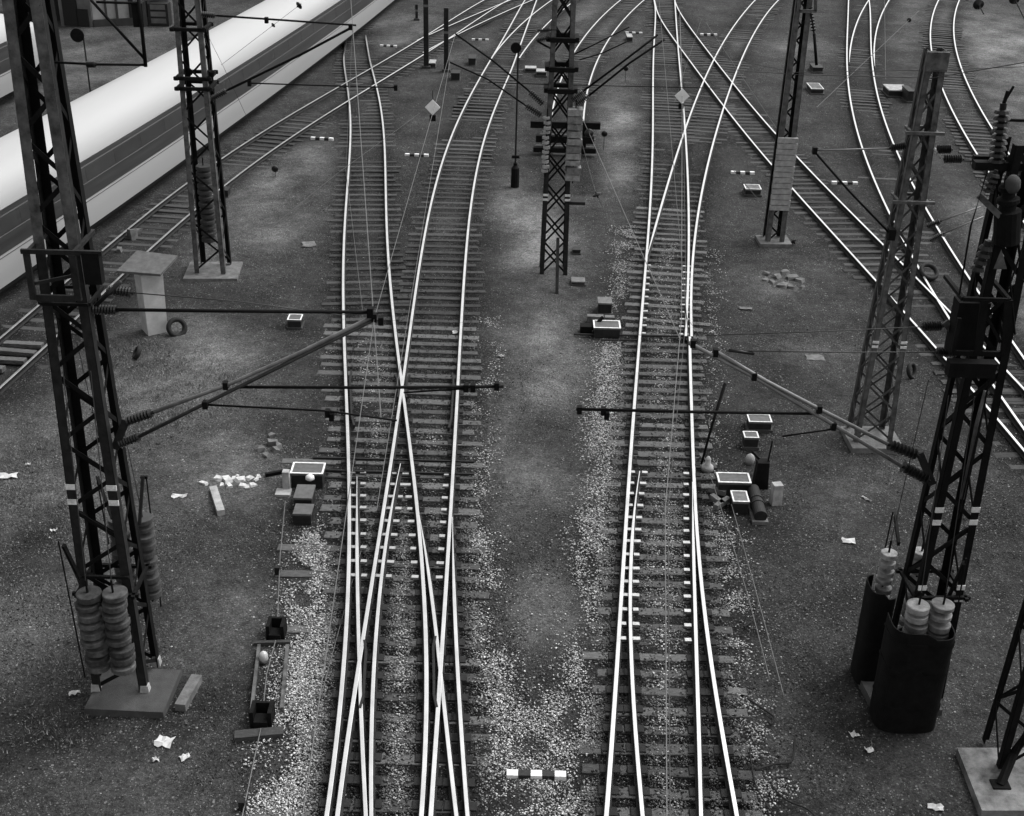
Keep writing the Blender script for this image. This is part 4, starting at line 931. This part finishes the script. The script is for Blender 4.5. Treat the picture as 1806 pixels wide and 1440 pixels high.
diamond(763, 190, 7.0, 27, 'pale diamond sign hanging above the left tracks')
diamond(1203, 170, 6.2, 26, 'pale diamond sign hanging above the right switch')
# round disc signs on posts
def disc_sign(px, py, Y, tpx, tpy, rad, label, foot=False):
    b = G(px, py, GZ); t = V(tpx, tpy, b.y); r = empty('disc_sign', b, label, 'sign')
    build('post', MB().sweep([b, Vector((b.x, b.y, t.z))], .036), 'mast_dark', r)
    build('disc', MB().lathe((t.x, b.y - .10, t.z), (t.x, b.y - .03, t.z), [(0, rad * .9), (.1, rad), (.9, rad), (1, rad * .9)], 24), 'mast_black', r)
    if foot: build('foot', MB().lathe((b.x, b.y, GZ - .02), (b.x, b.y, GZ + 1.0), [(0, .17), (.8, .16), (.9, .08), (1, .08)], 12), 'mast_black', r); build('collar', MB().box((b.x, b.y, GZ + 1.25), (.3, .12, .10)), 'mast_black', r)
disc_sign(166, 214, 0, 137, 62, .30, 'black disc on a post behind the white train')
disc_sign(908, 331, 0, 910, 84, .20, 'black disc on a tall thin post left of the middle mast', True)
def post(name, px, py, tpx, tpy, wd, label, m_='mast_dark', extra=None):
    b = G(px, py, GZ); t = V(tpx, tpy, b.y); r = empty(name, b, label, 'post')
    build('shaft', MB().bar(b, Vector((b.x, b.y, t.z)), wd, wd, up=(0, 1, 0)), m_, r)
    build('plinth', MB().box((b.x, b.y, GZ + .06), (wd + .2, wd + .2, .14)), 'concrete_dark', r)
    build('band', MB().box((b.x, b.y - wd / 2, GZ + (t.z - GZ) * .62), (wd + .02, .03, .12)), 'concrete_mid', r)
    return r
post('steel_post', 752, 120, 752, -60, .26, 'thick dark post at the top, left of its shorter neighbour')
post('steel_post', 787, 126, 787, 14, .24, 'shorter dark post right of the thick post at the top')
post('steel_post', 735, 36, 735, 8, .16, 'thin short post left of the thick post at the top')

# ------------------------------------------------------------------ fouling point markers
def marker(px, py, wpx, label, h=.10, rz=0.0):
    c = G(px, py, GZ + h); zc = (c - Vector((0, 0, CAMH))).dot(CD); L = wpx / (FPX / zc); r = empty('fouling_marker', (c.x, c.y, GZ), label, 'marker', 'white and black fouling markers between the tracks')
    for k in range(5): build('segment', MB().box((c.x + (k - 2) * L / 5 * math.cos(rz), c.y + (k - 2) * L / 5 * math.sin(rz), GZ + h / 2), (L / 5 - .004, .15 - .006 * (k % 2), h + .01), rz, top=.96), 'black_paint' if k % 2 else 'white_paint', r)
marker(946, 1364, 106, 'white and black bar on the ground at the bottom centre')
marker(568, 243, 40, 'white and black bar between the train and the left curved track', rz=-.08)
marker(735, 272, 42, 'white and black bar between the two left tracks below the diamond sign')
marker(685, 80, 30, 'white and black bar near the top beside the train', rz=-.02)
marker(847, 69, 30, 'white and black bar at the top right of the dark posts')
marker(1118, 57, 30, 'white and black bar at the top, just left of the straight track', rz=.02)
marker(1250, 60, 30, 'white and black bar at the top between the straight and curved right tracks', rz=.02)
marker(1310, 303, 42, 'white and black bar left of the mast with the pale sleeve')
marker(1490, 321, 46, 'white and black bar between the diagonal and curved right tracks')

# ------------------------------------------------------------------ point machines and trackside boxes
def rimbox(root, x0, x1, y0, y1, h, rim=True, body='box_dark', lid='box_lid', name='case'):
    """box whose lid covers picture rectangle x0..x1, y0..y1 at height h"""
    a, b = G(x0, y1, GZ + h), G(x1, y1, GZ + h); c = G((x0 + x1) / 2, y0, GZ + h)
    W, D = b.x - a.x, c.y - a.y; cx, cy = (a.x + b.x) / 2, (a.y + c.y) / 2
    cs = build(name, MB().box((cx, cy, GZ + h / 2 - .03), (W * .94, D * .92, h), 0), body, root)
    zt = GZ + h
    build('lid', MB().box((cx, cy, zt - .004), (W, D, .05)), lid, cs)
    if rim:
        t = max(.035, W * .055)
        for s in (-1, 1):
            build('lid_rim', MB().box((cx + s * (W / 2 - t / 2), cy, zt + .028), (t, D, .014)), 'white_paint', cs)
            build('lid_rim', MB().box((cx, cy + s * (D / 2 - t / 2 + .002), zt + .031), (W - 2 * t - .004, t, .014)), 'white_paint', cs)
    return cx, cy, W, D
def machine(px, py, label, cat='point machine', name='point_machine'): return empty(name, G(px, py, GZ), label, cat)
M1 = machine(540, 850, 'point machine with a white-rimmed lid beside the near left switch')
rimbox(M1, 511, 570, 818, 837, .38); rimbox(M1, 517, 550, 856, 880, .34, False, lid='box_lid', name='motor_case'); rimbox(M1, 516, 549, 890, 908, .26, False, lid='box_lid', name='relay_case')
g = G(505, 868, GZ); build('marker_stone', MB().box((g.x, g.y + .1, GZ + .24), (.17, .18, .55), top=.9).box((g.x - .05, g.y - .1, GZ + .03), (.35, .3, .08)), 'concrete_pale', M1)
g = G(548, 864, GZ); build('lamp_cap', MB().lathe((g.x, g.y, GZ + .25), (g.x, g.y, GZ + .42), [(0, .04), (.3, .11), (.7, .10), (1, .03)], 12), 'white_paint', M1, True)
for dy in (0, .35): build('drive_rod', MB().sweep([G(565, 842, -.12) + Vector((0, dy, 0)), G(640, 846, -.12) + Vector((0, dy, 0))], .03), 'rail_web', M1)
build('mount_bar', MB().bar(G(468, 838, GZ + .06), G(530, 826, GZ + .06), .08, .08), 'mast_black', M1)
M2 = machine(1300, 870, 'point machine with a white-rimmed lid and motor beside the near right switch')
rimbox(M2, 1267, 1325, 836, 853, .40); rimbox(M2, 1293, 1322, 868, 887, .34, True, lid='box_grey', name='motor_case')
g = G(1340, 925, GZ); build('motor', MB().lathe((g.x, g.y, GZ + .20), (g.x, g.y + 1.15, GZ + .24), [(0, .08), (.005, .15), (.38, .15), (.385, .17), (.43, .17), (.435, .15), (.55, .15), (.555, .17), (.62, .17), (.625, .14), (.995, .14), (1, .08)], 20), 'box_dark', M2); build('cradle', MB().box((g.x, g.y + .5, GZ + .05), (.36, 1.1, .1)), 'box_grey', M2)
g = G(1340, 858, GZ); build('signal_lantern', MB().box((g.x, g.y, GZ + .35), (.34, .3, .7), top=.8).sweep([(g.x + .12, g.y, GZ + .7), (g.x + .16, g.y, GZ + 1.25)], .02).bar((g.x - .1, g.y, GZ + .75), (g.x - .3, g.y, GZ + .95), .04, .05), 'mast_black', M2)
g = G(1367, 888, GZ); build('marker_stone', MB().box((g.x, g.y, GZ + .25), (.24, .22, .56), .2, top=.92), 'concrete_pale', M2)
g = G(1322, 818, GZ); build('dome', MB().lathe((g.x, g.y, GZ), (g.x, g.y, GZ + .28), [(0, .10), (.5, .12), (.8, .09), (1, .02)], 14), 'concrete_pale', M2, True)
g = G(1247, 832, GZ); build('lamp_cap', MB().lathe((g.x, g.y, GZ + .05), (g.x, g.y, GZ + .42), [(0, .16), (.3, .14), (.4, .07), (.8, .07), (1, .03)], 12), 'concrete_pale', M2, True)
for a, b in (((1250, 862), (1280, 870)), ((1262, 895), (1285, 880)), ((1255, 875), (1275, 890))): build('rod_bracket', MB().bar(G(*a, GZ + .15), G(*b, GZ + .15), .12, .12), 'concrete_mid', M2)
build('drive_rod', MB().sweep([G(1225, 848, -.12), G(1285, 845, -.12)], .03), 'rail_web', M2)
M3 = machine(1070, 590, 'point machine with a white-rimmed lid left of the right track at mid height')
rimbox(M3, 1047, 1095, 567, 580, .34)
g = G(1036, 588, GZ); build('lever', MB().bar((g.x, g.y, GZ), (g.x + .45, g.y + .1, GZ + .5), .08, .08).box((g.x - .05, g.y, GZ + .12), (.35, .3, .3)), 'mast_black', M3)
build('bracket', MB().box(tuple(G(1050, 562, GZ + .15)), (.5, .2, .2)).box(tuple(G(1075, 562, GZ + .1)), (.3, .2, .15)), 'concrete_mid', M3)
build('drive_rod', MB().sweep([G(1012, 590, -.1), G(1222, 594, -.1)], .035).sweep([G(1060, 600, -.1), G(1130, 600, -.1)], .03), 'rail_web', M3)
def small(name, label, x0, x1, y0, y1, h, rim=False, body='box_dark', lid='box_lid', legs=False):
    r = machine((x0 + x1) / 2, y1 + 10, label, 'trackside box', name); cx, cy, W, D = rimbox(r, x0, x1, y0, y1, h, rim, body, lid)
    build('plinth', MB().box((cx, cy, GZ + .02), (W * 1.1, D * 1.1, .08)), 'concrete_dark', r); return r
small('trackside_box', 'small box with a white-rimmed lid left of the left track', 506, 531, 556, 566, .28, True)
small('trackside_box', 'dark box just above the mid-height point machine', 1055, 1080, 525, 536, .38, lid='box_grey')
small('trackside_box', 'low box with a pale lid edge near the foot of the middle mast', 1008, 1032, 490, 498, .14, lid='box_grey')
small('trackside_box', 'small black box right of the middle mast foot', 1010, 1024, 436, 442, .16, lid='box_dark')
small('trackside_box', 'pale-rimmed box right of the registration arm, upper of two', 1321, 1362, 733, 746, .26, True, lid='box_lid')
small('trackside_box', 'pale-rimmed smaller box right of the right track, lower of two', 1313, 1339, 763, 774, .30, True)
small('trackside_box', 'pale-lidded box left of the mast with the pale sleeve', 1315, 1343, 327, 335, .26, True, lid='concrete_mid')
small('trackside_box', 'pale-lidded box right of the mast with the pale sleeve near the top', 1431, 1453, 148, 158, .26, True, lid='concrete_mid')
small('trackside_box', 'dark box above the pale-lidded box near the top right', 1434, 1452, 113, 120, .30, lid='box_dark')
small('trackside_box', 'long grey tank-like box beside the curved right track', 1568, 1604, 150, 160, .34, lid='concrete_pale')
small('trackside_box', 'dark upright box at the right end of the long grey tank', 1602, 1613, 152, 162, .55, lid='box_dark')
small('trackside_box', 'black box between the posts and the curving track at the top', 826, 839, 97, 104, .40, lid='box_dark')
small('trackside_box', 'box with a pale lid edge right of the shorter post', 795, 811, 124, 130, .40, lid='box_dark')
small('trackside_box', 'pale-topped box beside the thick post at the top', 756, 768, 106, 112, .25, lid='concrete_pale')
small('trackside_box', 'long pale-topped box left of the middle mast', 926, 946, 117, 121, .22, lid='concrete_pale')
small('trackside_box', 'shorter pale-topped box left of the middle mast', 946, 964, 122, 127, .26, lid='concrete_pale')
small('trackside_box', 'pale box at the very top left of the straight track', 1106, 1116, 60, 66, .30, lid='concrete_pale')
small('trackside_box', 'pale slab edge by the foot of the lattice mast near the hut', 388, 402, 330, 337, .30, lid='box_dark')

# leaning lever rod by the right switch
lb = G(1236, 822, GZ); o = build('lever_rod', MB().sweep([lb, V(1256, 750, lb.y + .3), V(1279, 676, lb.y + .6)], [.03, .035, .045]), 'mast_black', None, True, lb); tag(o, 'black rod leaning over the right rail above the point machine', 'rod')

# ------------------------------------------------------------------ wire compensator and pull rods left of the near left switch
cp = G(470, 1190, GZ)
WC = empty('wire_compensator', cp, 'black two-box wire compensator frame left of the near left switch', 'wire compensator')
for (px, py, s) in ((487, 1112, .36), (462, 1265, .40)):
    g = G(px, py + 16, GZ); build('pulley_box', MB().box((g.x - s / 2 + .04, g.y + .1, GZ + .17), (.07, .34, .38)).box((g.x + s / 2 - .04, g.y + .1, GZ + .17), (.07, .34, .38)).box((g.x, g.y + .24, GZ + .17), (s, .05, .36)).box((g.x, g.y, GZ + .10), (s * .6, .25, .18)), 'mast_black', WC)
for a, b in (((457, 1140), (443, 1262)), ((507, 1140), (497, 1252))): build('side_rail', MB().bar(G(*a, GZ + .10), G(*b, GZ + .10), .06, .10), 'mast_grey', WC)
build('cross_board', MB().bar(G(448, 1136, GZ + .05), G(512, 1134, GZ + .05), .08, .1), 'sleeper_dark', WC)
build('cross_board', MB().bar(G(414, 1300, GZ + .05), G(500, 1292, GZ + .05), .20, .12), 'sleeper_dark', WC)
g = G(466, 1172, GZ); build('insulator_cap', MB().lathe((g.x, g.y, GZ + .05), (g.x, g.y, GZ + .30), [(0, .06), (.4, .09), (.8, .08), (1, .03)], 12), 'porcelain', WC, True)
for pts in ([(503, 885), (494, 980), (489, 1100)], [(486, 1130), (470, 1190), (464, 1250)], [(460, 1285), (446, 1350), (425, 1450)]): build('pull_rod', MB().sweep([G(*p, GZ + .14) for p in pts], .012), 'wire_bright', WC)
for px, py in ((490, 1015), (428, 1430)): g = G(px, py, GZ); build('roller_post', MB().box((g.x, g.y, GZ + .1), (.10, .10, .24)), 'mast_dark', WC)

# ------------------------------------------------------------------ cables on the ground
def cable(pts, r, label, m_='rubber', z=GZ + .055):
    P = [G(*p[:2], z + (p[2] if len(p) > 2 else 0)) for p in pts]
    Q = []
    for i in range(len(P) - 1):
        p0, p1, p2, p3 = P[max(i - 1, 0)], P[i], P[i + 1], P[min(i + 2, len(P) - 1)]
        for k in range(6):
            t = k / 6; Q.append(.5 * ((2 * p1) + (p2 - p0) * t + (2 * p0 - 5 * p1 + 4 * p2 - p3) * t * t + (3 * p1 - p0 - 3 * p2 + p3) * t ** 3))
    Q.append(P[-1]); o = build('cable', MB().sweep(Q, r), m_, None, True, tuple(P[0])); return tag(o, label, 'cable')
cable([(1390, 1372), (1368, 1372), (1362, 1385), (1385, 1410), (1425, 1428), (1445, 1450)], .016, 'black cable curling at the bottom right of the right switch')
cable([(1322, 1320), (1326, 1350), (1335, 1390), (1365, 1440)], .013, 'thin dark cable beside the outer right rail at the bottom')
cable([(1318, 1232), (1345, 1250), (1365, 1265), (1360, 1278), (1355, 1272)], .020, 'bent black bar right of the outer right rail')
cable([(1290, 1018), (1302, 1000), (1300, 950), (1296, 930)], .014, 'dark cable loop below the right point machine')
cable([(1312, 1106), (1326, 1095), (1334, 1075), (1336, 1056)], .016, 'short dark curved bar right of the right switch')
cable([(1332, 1358), (1365, 1348), (1396, 1342), (1402, 1302, .1)], .022, 'dark bar with an upright end near the bottom right cable')
cable([(1255, 845, .3), (1310, 1020, .25), (1358, 1200, .2)], .010, 'thin wire from the right point machine, left of two', 'wire_bright')
cable([(1290, 890, .25), (1335, 1050, .25), (1383, 1230, .2)], .010, 'thin wire from the right point machine, right of two', 'wire_bright')
cable([(640, 960), (612, 1060), (590, 1140), (566, 1228)], .009, 'thin pale wire beside the left rail of the near left switch', 'wire_bright')

# ------------------------------------------------------------------ litter and rubble
def rock(px, py, w_, d_, h_, label, m_='rubble', name='rubble_stone', group=None, jit=.22):
    g = G(px, py, GZ); mb = MB().box((g.x, g.y, GZ + h_ * .35), (w_ * .85, d_ * .85, h_), random.uniform(0, 3), top=random.uniform(.55, .95)); mb.v = [(x + random.uniform(-.16, .16) * w_, y + random.uniform(-.16, .16) * d_, z + random.uniform(-.18, .18) * h_) for x, y, z in mb.v]
    o = build(name, mb, m_, None, False, tuple(g)); return tag(o, label, 'stone', group)
for i, (px, py, s) in enumerate([(360,856,.20),(385,848,.24),(400,850,.26),(412,846,.16),(425,850,.22),(428,860,.18),(440,846,.2),(447,858,.18),(452,848,.14),(437,862,.15),(405,860,.2),(392,858,.15),(418,842,.13),(456,842,.14)]):
    rock(px, py, s * 1.25, s * .9, s * .5, 'white broken stone in the rubble heap right of the left mast', group='rubble heap by the left mast')
for px, py, s in [(480,785,.24),(488,798,.22),(462,795,.2),(470,806,.18),(492,790,.2),(478,770,.16)]:
    rock(px, py, s * 1.3, s, s * .6, 'grey broken stone in the small pile above the rubble heap', 'concrete_mid', group='small stone pile above the rubble heap')
for px, py, s in [(1352,485,.3),(1370,490,.34),(1385,482,.3),(1398,492,.32),(1410,497,.3),(1362,500,.26),(1380,506,.3),(1395,508,.24),(1415,508,.2),(1350,496,.2)]:
    rock(px, py, s * 1.3, s, s * .4, 'dull flat stone in the low pile below the mast with the pale sleeve', 'concrete_mid', group='low stone pile on the right')
a, b = G(376, 862, GZ + .07), G(390, 905, GZ + .07); o = build('concrete_beam', MB().bar(a, b, .17, .14), 'concrete_pale', None, False, tuple(a)); tag(o, 'short pale beam lying below the white rubble heap', 'beam')
def litter(px, py, w_, d_, label, rz=0, m_='paper', h_=.07):
    g = G(px, py, GZ); mb = MB(); n, k = 5, 4; rd = random.Random(int(px * 7 + py))
    for i in range(n):
        for j in range(k):
            x = (i / (n - 1) - .5) * w_ * rd.uniform(.8, 1.1); y = (j / (k - 1) - .5) * d_ * rd.uniform(.75, 1.1); z = .015 + rd.uniform(0, h_)
            mb.v.append((g.x + x * math.cos(rz) - y * math.sin(rz), g.y + x * math.sin(rz) + y * math.cos(rz), GZ + z))
    for i in range(n - 1):
        for j in range(k - 1): mb.f.append((i * k + j, (i + 1) * k + j, (i + 1) * k + j + 1, i * k + j + 1)); mb.mi.append(0)
    o = build('crumpled_paper', mb, m_, None, False, tuple(g)); md = o.modifiers.new('thick', 'SOLIDIFY'); md.thickness = .006; return tag(o, label, 'litter')
litter(290, 1312, .30, .26, 'pale crumpled sheet below the left mast base', -.1)
litter(326, 1338, .18, .16, 'small torn white scrap right of the crumpled sheet', .6)
litter(275, 1343, .12, .10, 'tiny white scrap left below the crumpled sheet', .2)
litter(15, 842, .42, .22, 'white rag at the left edge of the yard', .15)
litter(50, 822, .12, .1, 'tiny white scrap right of the rag at the left edge', .4)
litter(316, 878, .36, .14, 'white scrap between the left mast and the rubble heap', .1)
litter(1496, 957, .30, .20, 'white scrap lying left of the near right mast', -.15)
litter(1650, 1427, .26, .14, 'white scrap at the bottom edge near the right mast', -.3)
litter(1506, 1298, .14, .16, 'small white lump below left of the right mast guards', .3)
litter(1532, 1326, .14, .12, 'second small white lump below the right mast guards', .1)
litter(1300, 1222, .35, .22, 'grey rag right of the outer right rail', -.1, 'concrete_mid')
litter(1527, 882, .28, .06, 'thin pale splinter left of the near right mast', -.9)
litter(884, 630, .20, .12, 'small pale scrap on the strip between the switches', 0, 'concrete_pale')
litter(545, 432, .5, .5, 'flat grey sheet lying left of the left curved track', .2, 'concrete_mid', .03)
litter(1315, 545, .4, .2, 'flat grey slab scrap right of the right switch', 0, 'concrete_mid', .03)
litter(1436, 632, .55, .4, 'pale patch of spilled sand right of the right switch', 0, 'concrete_mid', .02)
litter(802, 588, .16, .16, 'pale scrap on the sleepers by the right rail of the left tracks', .4)
litter(132, 1225, .20, .10, 'pale splinter left of the left mast base', .4)
litter(95, 938, .16, .08, 'small pale scrap in the grass left of the left mast', .2)
for px, py, w_ in ((235, 420, .5), (245, 412, .3), (210, 445, .25), (340, 372, .3)):
    rock(px, py, w_, w_ * .7, w_ * .7, 'dull lump of track debris beside the dark track above the hut', 'concrete_mid', group='debris above the hut')

# ------------------------------------------------------------------ wooden crossing deck at the left edge
dk = empty('crossing_deck', G(20, 640, GZ), 'broken wooden deck boards between the rails at the left edge', 'deck')
for k in range(4):
    y = G(0, 615 + k * 14, GZ).y; x0 = RC['p1'](y) + .12; x1 = RC['p2'](y) - .1
    if k == 3: x0 -= .8; x1 -= .3
    build('board', MB().box(((x0 + x1) / 2 + random.uniform(-.1, .1), y, -.05 + random.uniform(-.015, .01)), (x1 - x0 - random.uniform(0, .2), .22, .12), random.uniform(-.05, .05) - .1), 'sleeper_wood', dk)

# ------------------------------------------------------------------ buildings in the top left
def wallseg(parent, a, b, h, th, m_, name='wall'):
    A, B = G(*a, GZ), G(*b, GZ); mid = (A + B) / 2; d = B - A; L = d.length; rz = math.atan2(d.y, d.x)
    nx = Vector((-d.y, d.x, 0)).normalized() * (th / 2)
    return build(name, MB().box((mid.x + nx.x, mid.y + nx.y, GZ + h / 2), (L, th, h), rz), m_, parent), A, B, rz
bl = empty('yard_building', G(210, 46, GZ), 'long low building with a stained pale wall in the top left corner', 'building')
w1, A, B, rz = wallseg(bl, (166, 48), (300, 40), 4.2, 5, 'plaster_pale')
d = (B - A).normalized(); L = (B - A).length
for t, wd, h in ((.18, .12, 3.5), (.32, .12, 3.6), (.44, .5, 2.2), (.56, .12, 3.6)):
    p = A + d * (L * t); build('pilaster', MB().box((p.x, p.y - .08, GZ + h / 2 + (1.6 if wd > .3 else 0)), (wd, .14, h), rz), 'plaster_dark', bl)
for t in (.66, .78, .9):
    p = A + d * (L * t); f_ = build('window', MB().box((p.x, p.y - .05, GZ + 2.1), (.9, .12, 1.3), rz), 'opening', bl); build('sill', MB().box((p.x, p.y - .09, GZ + 1.4), (1.1, .2, .08), rz), 'concrete_mid', f_)
p = A + d * (L * .60); build('door', MB().box((p.x, p.y - .06, GZ + 1.0), (1.1, .12, 2.0), rz), 'opening', bl)
build('plinth', MB().box(((A.x + B.x) / 2, (A.y + B.y) / 2 - .1, GZ + .2), (L, .2, .45), rz), 'plaster_dark', bl)
b2 = empty('shed', G(138, 48, GZ), 'dull grey shed with a dark doorway beside the pale wall', 'building')
w2, A, B, rz = wallseg(b2, (108, 46), (164, 49), 3.6, 4, 'plaster_mid'); d = (B - A).normalized(); L = (B - A).length
for t, wd, h in ((.35, .9, 2.0), (.72, .7, 1.0)):
    p = A + d * (L * t); build('opening', MB().box((p.x, p.y - .04, GZ + h / 2 + .05), (wd, .10, h), rz), 'opening', b2)
b3 = empty('black_shed', G(90, 38, GZ), 'black shed half hidden by the top of the left mast', 'building')
w3, A, B, rz = wallseg(b3, (40, 38), (108, 38), 4.5, 5, 'opening')
build('roof', MB().box(((A.x + B.x) / 2, A.y + 2.5, GZ + 4.6), ((B - A).length + .5, 5.6, .2), rz), 'plaster_dark', b3)
o = machine(280, 42, 'dark crate-like cabinet right of the stained pale wall', 'cabinet', 'yard_cabinet'); g = G(284, 44, GZ)
build('case', MB().box((g.x, g.y, GZ + .65), (1.2, .8, 1.3)), 'box_dark', o)
for k in range(3): build('panel', MB().box((g.x, g.y - .41, GZ + .3 + k * .4), (.9, .04, .28)), 'plaster_mid', o)
# high arm of the left mast seen against the yard
arm = cantilever(ML, YA + .1, [((152, 114), (170, 114))], [([(92, 110), (170, 114), (257, 115)], .018, 'mast_black'), ([(241, -30), (249, 40), (257, 118)], .028, 'mast_black'), ([(160, 0), (210, 55), (255, 104)], .022, 'mast_black'), ([(170, 4), (243, 6)], .018, 'mast_black')], insr=.05)
build('control_box', MB().box(V(246, 25, YA + .2), (.15, .2, .33)), 'mast_black', arm)

# ------------------------------------------------------------------ overhead wires
def wire(pts, r, label, m_='wire', beads=(), sag=0.0):
    P = [Vector(p) for p in pts]; Q = []
    for a, b in zip(P[:-1], P[1:]):
        for k in range(8): t = k / 8; Q.append(a.lerp(b, t) - Vector((0, 0, sag * 4 * t * (1 - t))))
    Q.append(P[-1]); r0 = empty('overhead_wire', P[0], label, 'wire'); build('strand', MB().sweep(Q, r), m_, r0)
    for t, rad in beads:
        i = t * (len(Q) - 1); j = min(int(i), len(Q) - 2); c = Q[j].lerp(Q[j + 1], i - j); d = (Q[j + 1] - Q[j]).normalized()
        build('insulator', MB().lathe(c - d * rad * .7, c + d * rad * .7, [(0, .02), (.28, .03), (.32, rad * .8), (.5, rad), (.62, rad * .85), (.66, .03), (1, .02)], 14), 'insulator', r0, True)
    return r0
lt, mt_ = V(660, 562, YA), V(803, 60, Y3); back = G(565, 1222, 7.25); back = back + (back - lt) * .4
wire([mt_, lt, back], .006, 'messenger wire running over the left tracks with the diamond sign', 'wire_bright')
lt2, mt2 = V(690, 742, YA), V(793, 110, Y3); wire([mt2, lt2, lt2 + (lt2 - mt2) * .12], .006, 'contact wire below the messenger over the left tracks', 'wire_bright')
bt, lb2 = V(622, 46, Y2), V(672, 740, YA); wire([bt + (bt - lb2) * .6, bt, lb2], .010, 'contact wire over the left curved track', 'wire_bright')
wire([V(600, 556, YA + .05), V(640, 552, YA + .05), V(610, 300, Y2 - 6), V(622, 44, Y2)], .006, 'thin stay wire between the two left masts')
r1_, r2_ = V(1200, 600, YM), V(1018, 188, Y3); wire([r1_, r2_], .009, 'anchor wire slanting from the right arm to the middle mast', 'wire_bright', beads=((.80, .13),))
wire([G(1095, 440, 4.0), G(1062, 365, 4.6), G(1050, 338, 5.0), V(1012, 200, Y3)], .006, 'short anchor wire below the slanting one', beads=((.60, .13),))
wire([V(1215, 605, YM), V(1168, 66, Y3), V(1168, 66, Y3) + (V(1168, 66, Y3) - V(1215, 605, YM)) * .6], .007, 'messenger wire over the right switch')
wire([G(1199, 20, 6.2), G(1203, 175, 6.2), G(1202, 560, 6.0), G(1173, 900, 5.8), G(1176, 1460, 5.8)], .008, 'contact wire over the middle of the right switch', 'wire_bright')
wire([G(1199, 20, 6.0), G(1205, 175, 6.0), G(1210, 560, 5.8), G(1178, 900, 5.7), G(1182, 1460, 5.7)], .006, 'second contact wire close beside the first over the right switch')
wire([V(860, 146, Y3), V(985, 150, Y3), V(1270, 156, Y3)], .012, 'dark cross wire through the middle mast', 'mast_black')
wire([V(1300, 125, 43), V(1410, 132, 43), V(1645, 138, Y5), V(1810, 110, Y5 - 2)], .010, 'thin cross wire from the sleeved mast to the grey lattice mast')
wire([V(1260, 98, 48), V(1400, 128, 44), V(1645, 124, Y5), V(1810, 118, Y5)], .008, 'second thin cross wire near the top right')
wire([V(1258, 258, 46), G(1404, 432, GZ + .1)], .010, 'thin stay wire running down to the foot of the sleeved mast', 'wire', beads=((.97, .14),))
wire([V(1245, 40, 60), V(1375, 235, 46)], .010, 'thin wire alongside the diagonal track', 'wire')
wire([V(1440, 190, 43), V(1620, 20, 60)], .012, 'dark slanting wire at the top right', 'wire', beads=((.88, .10),))
wire([V(1560, -5, 70), V(1562, 140, 45)], .008, 'thin hanging wire beside the curved right track')
wire([V(1700, -40, 30), V(1735, 25, 28)], .012, 'black wire end with insulator in the top right corner', 'mast_black', beads=((.75, .12),))
wire([V(1770, -40, 30), V(1810, 40, 28)], .012, 'black wire end with insulator at the right corner', 'mast_black', beads=((.5, .12),))
wire([V(453, 245, 45), V(395, 120, 42), V(365, 60, 39)], .006, 'thin wire crossing the white train roof')
wire([V(530, 8, 42), V(390, 115, 40)], .006, 'thin wire slanting over the train with two insulators', beads=((.02, .13), (.35, .08)))
wire([V(480, 400, 34), V(590, 310, 40), V(740, 200, 48)], .007, 'thin slanting wire across the left curved track', 'wire')
wire([V(1128, 447, 30), V(1240, 600, 22)], .005, 'thin wire between the right switch rails')
wire([V(1190, 180, 50), V(1235, 40, 62)], .006, 'thin wire rising from the right diamond sign')
for px, py, lab in ((1066, 237, 'upper'), (1104, 122, 'top'), (485, 299, 'left')):
    c = G(px, py, .5 if px > 1000 else .1); o = build('bell_insulator', MB().lathe(c - Vector((0, .07, 0)), c + Vector((0, .07, .04)), [(0, .05), (.2, .13), (.7, .14), (1, .06)], 14).sweep([c + Vector((0, 0, .14)), Vector((c.x, c.y, GZ))], .012), 'insulator', None, True, tuple(c)); tag(o, {'upper': 'dark bell insulator on a stake right of the middle mast', 'top': 'small dark bell insulator near the top right of the middle mast', 'left': 'dark bell insulator on the ground below the dark track'}[lab], 'insulator')
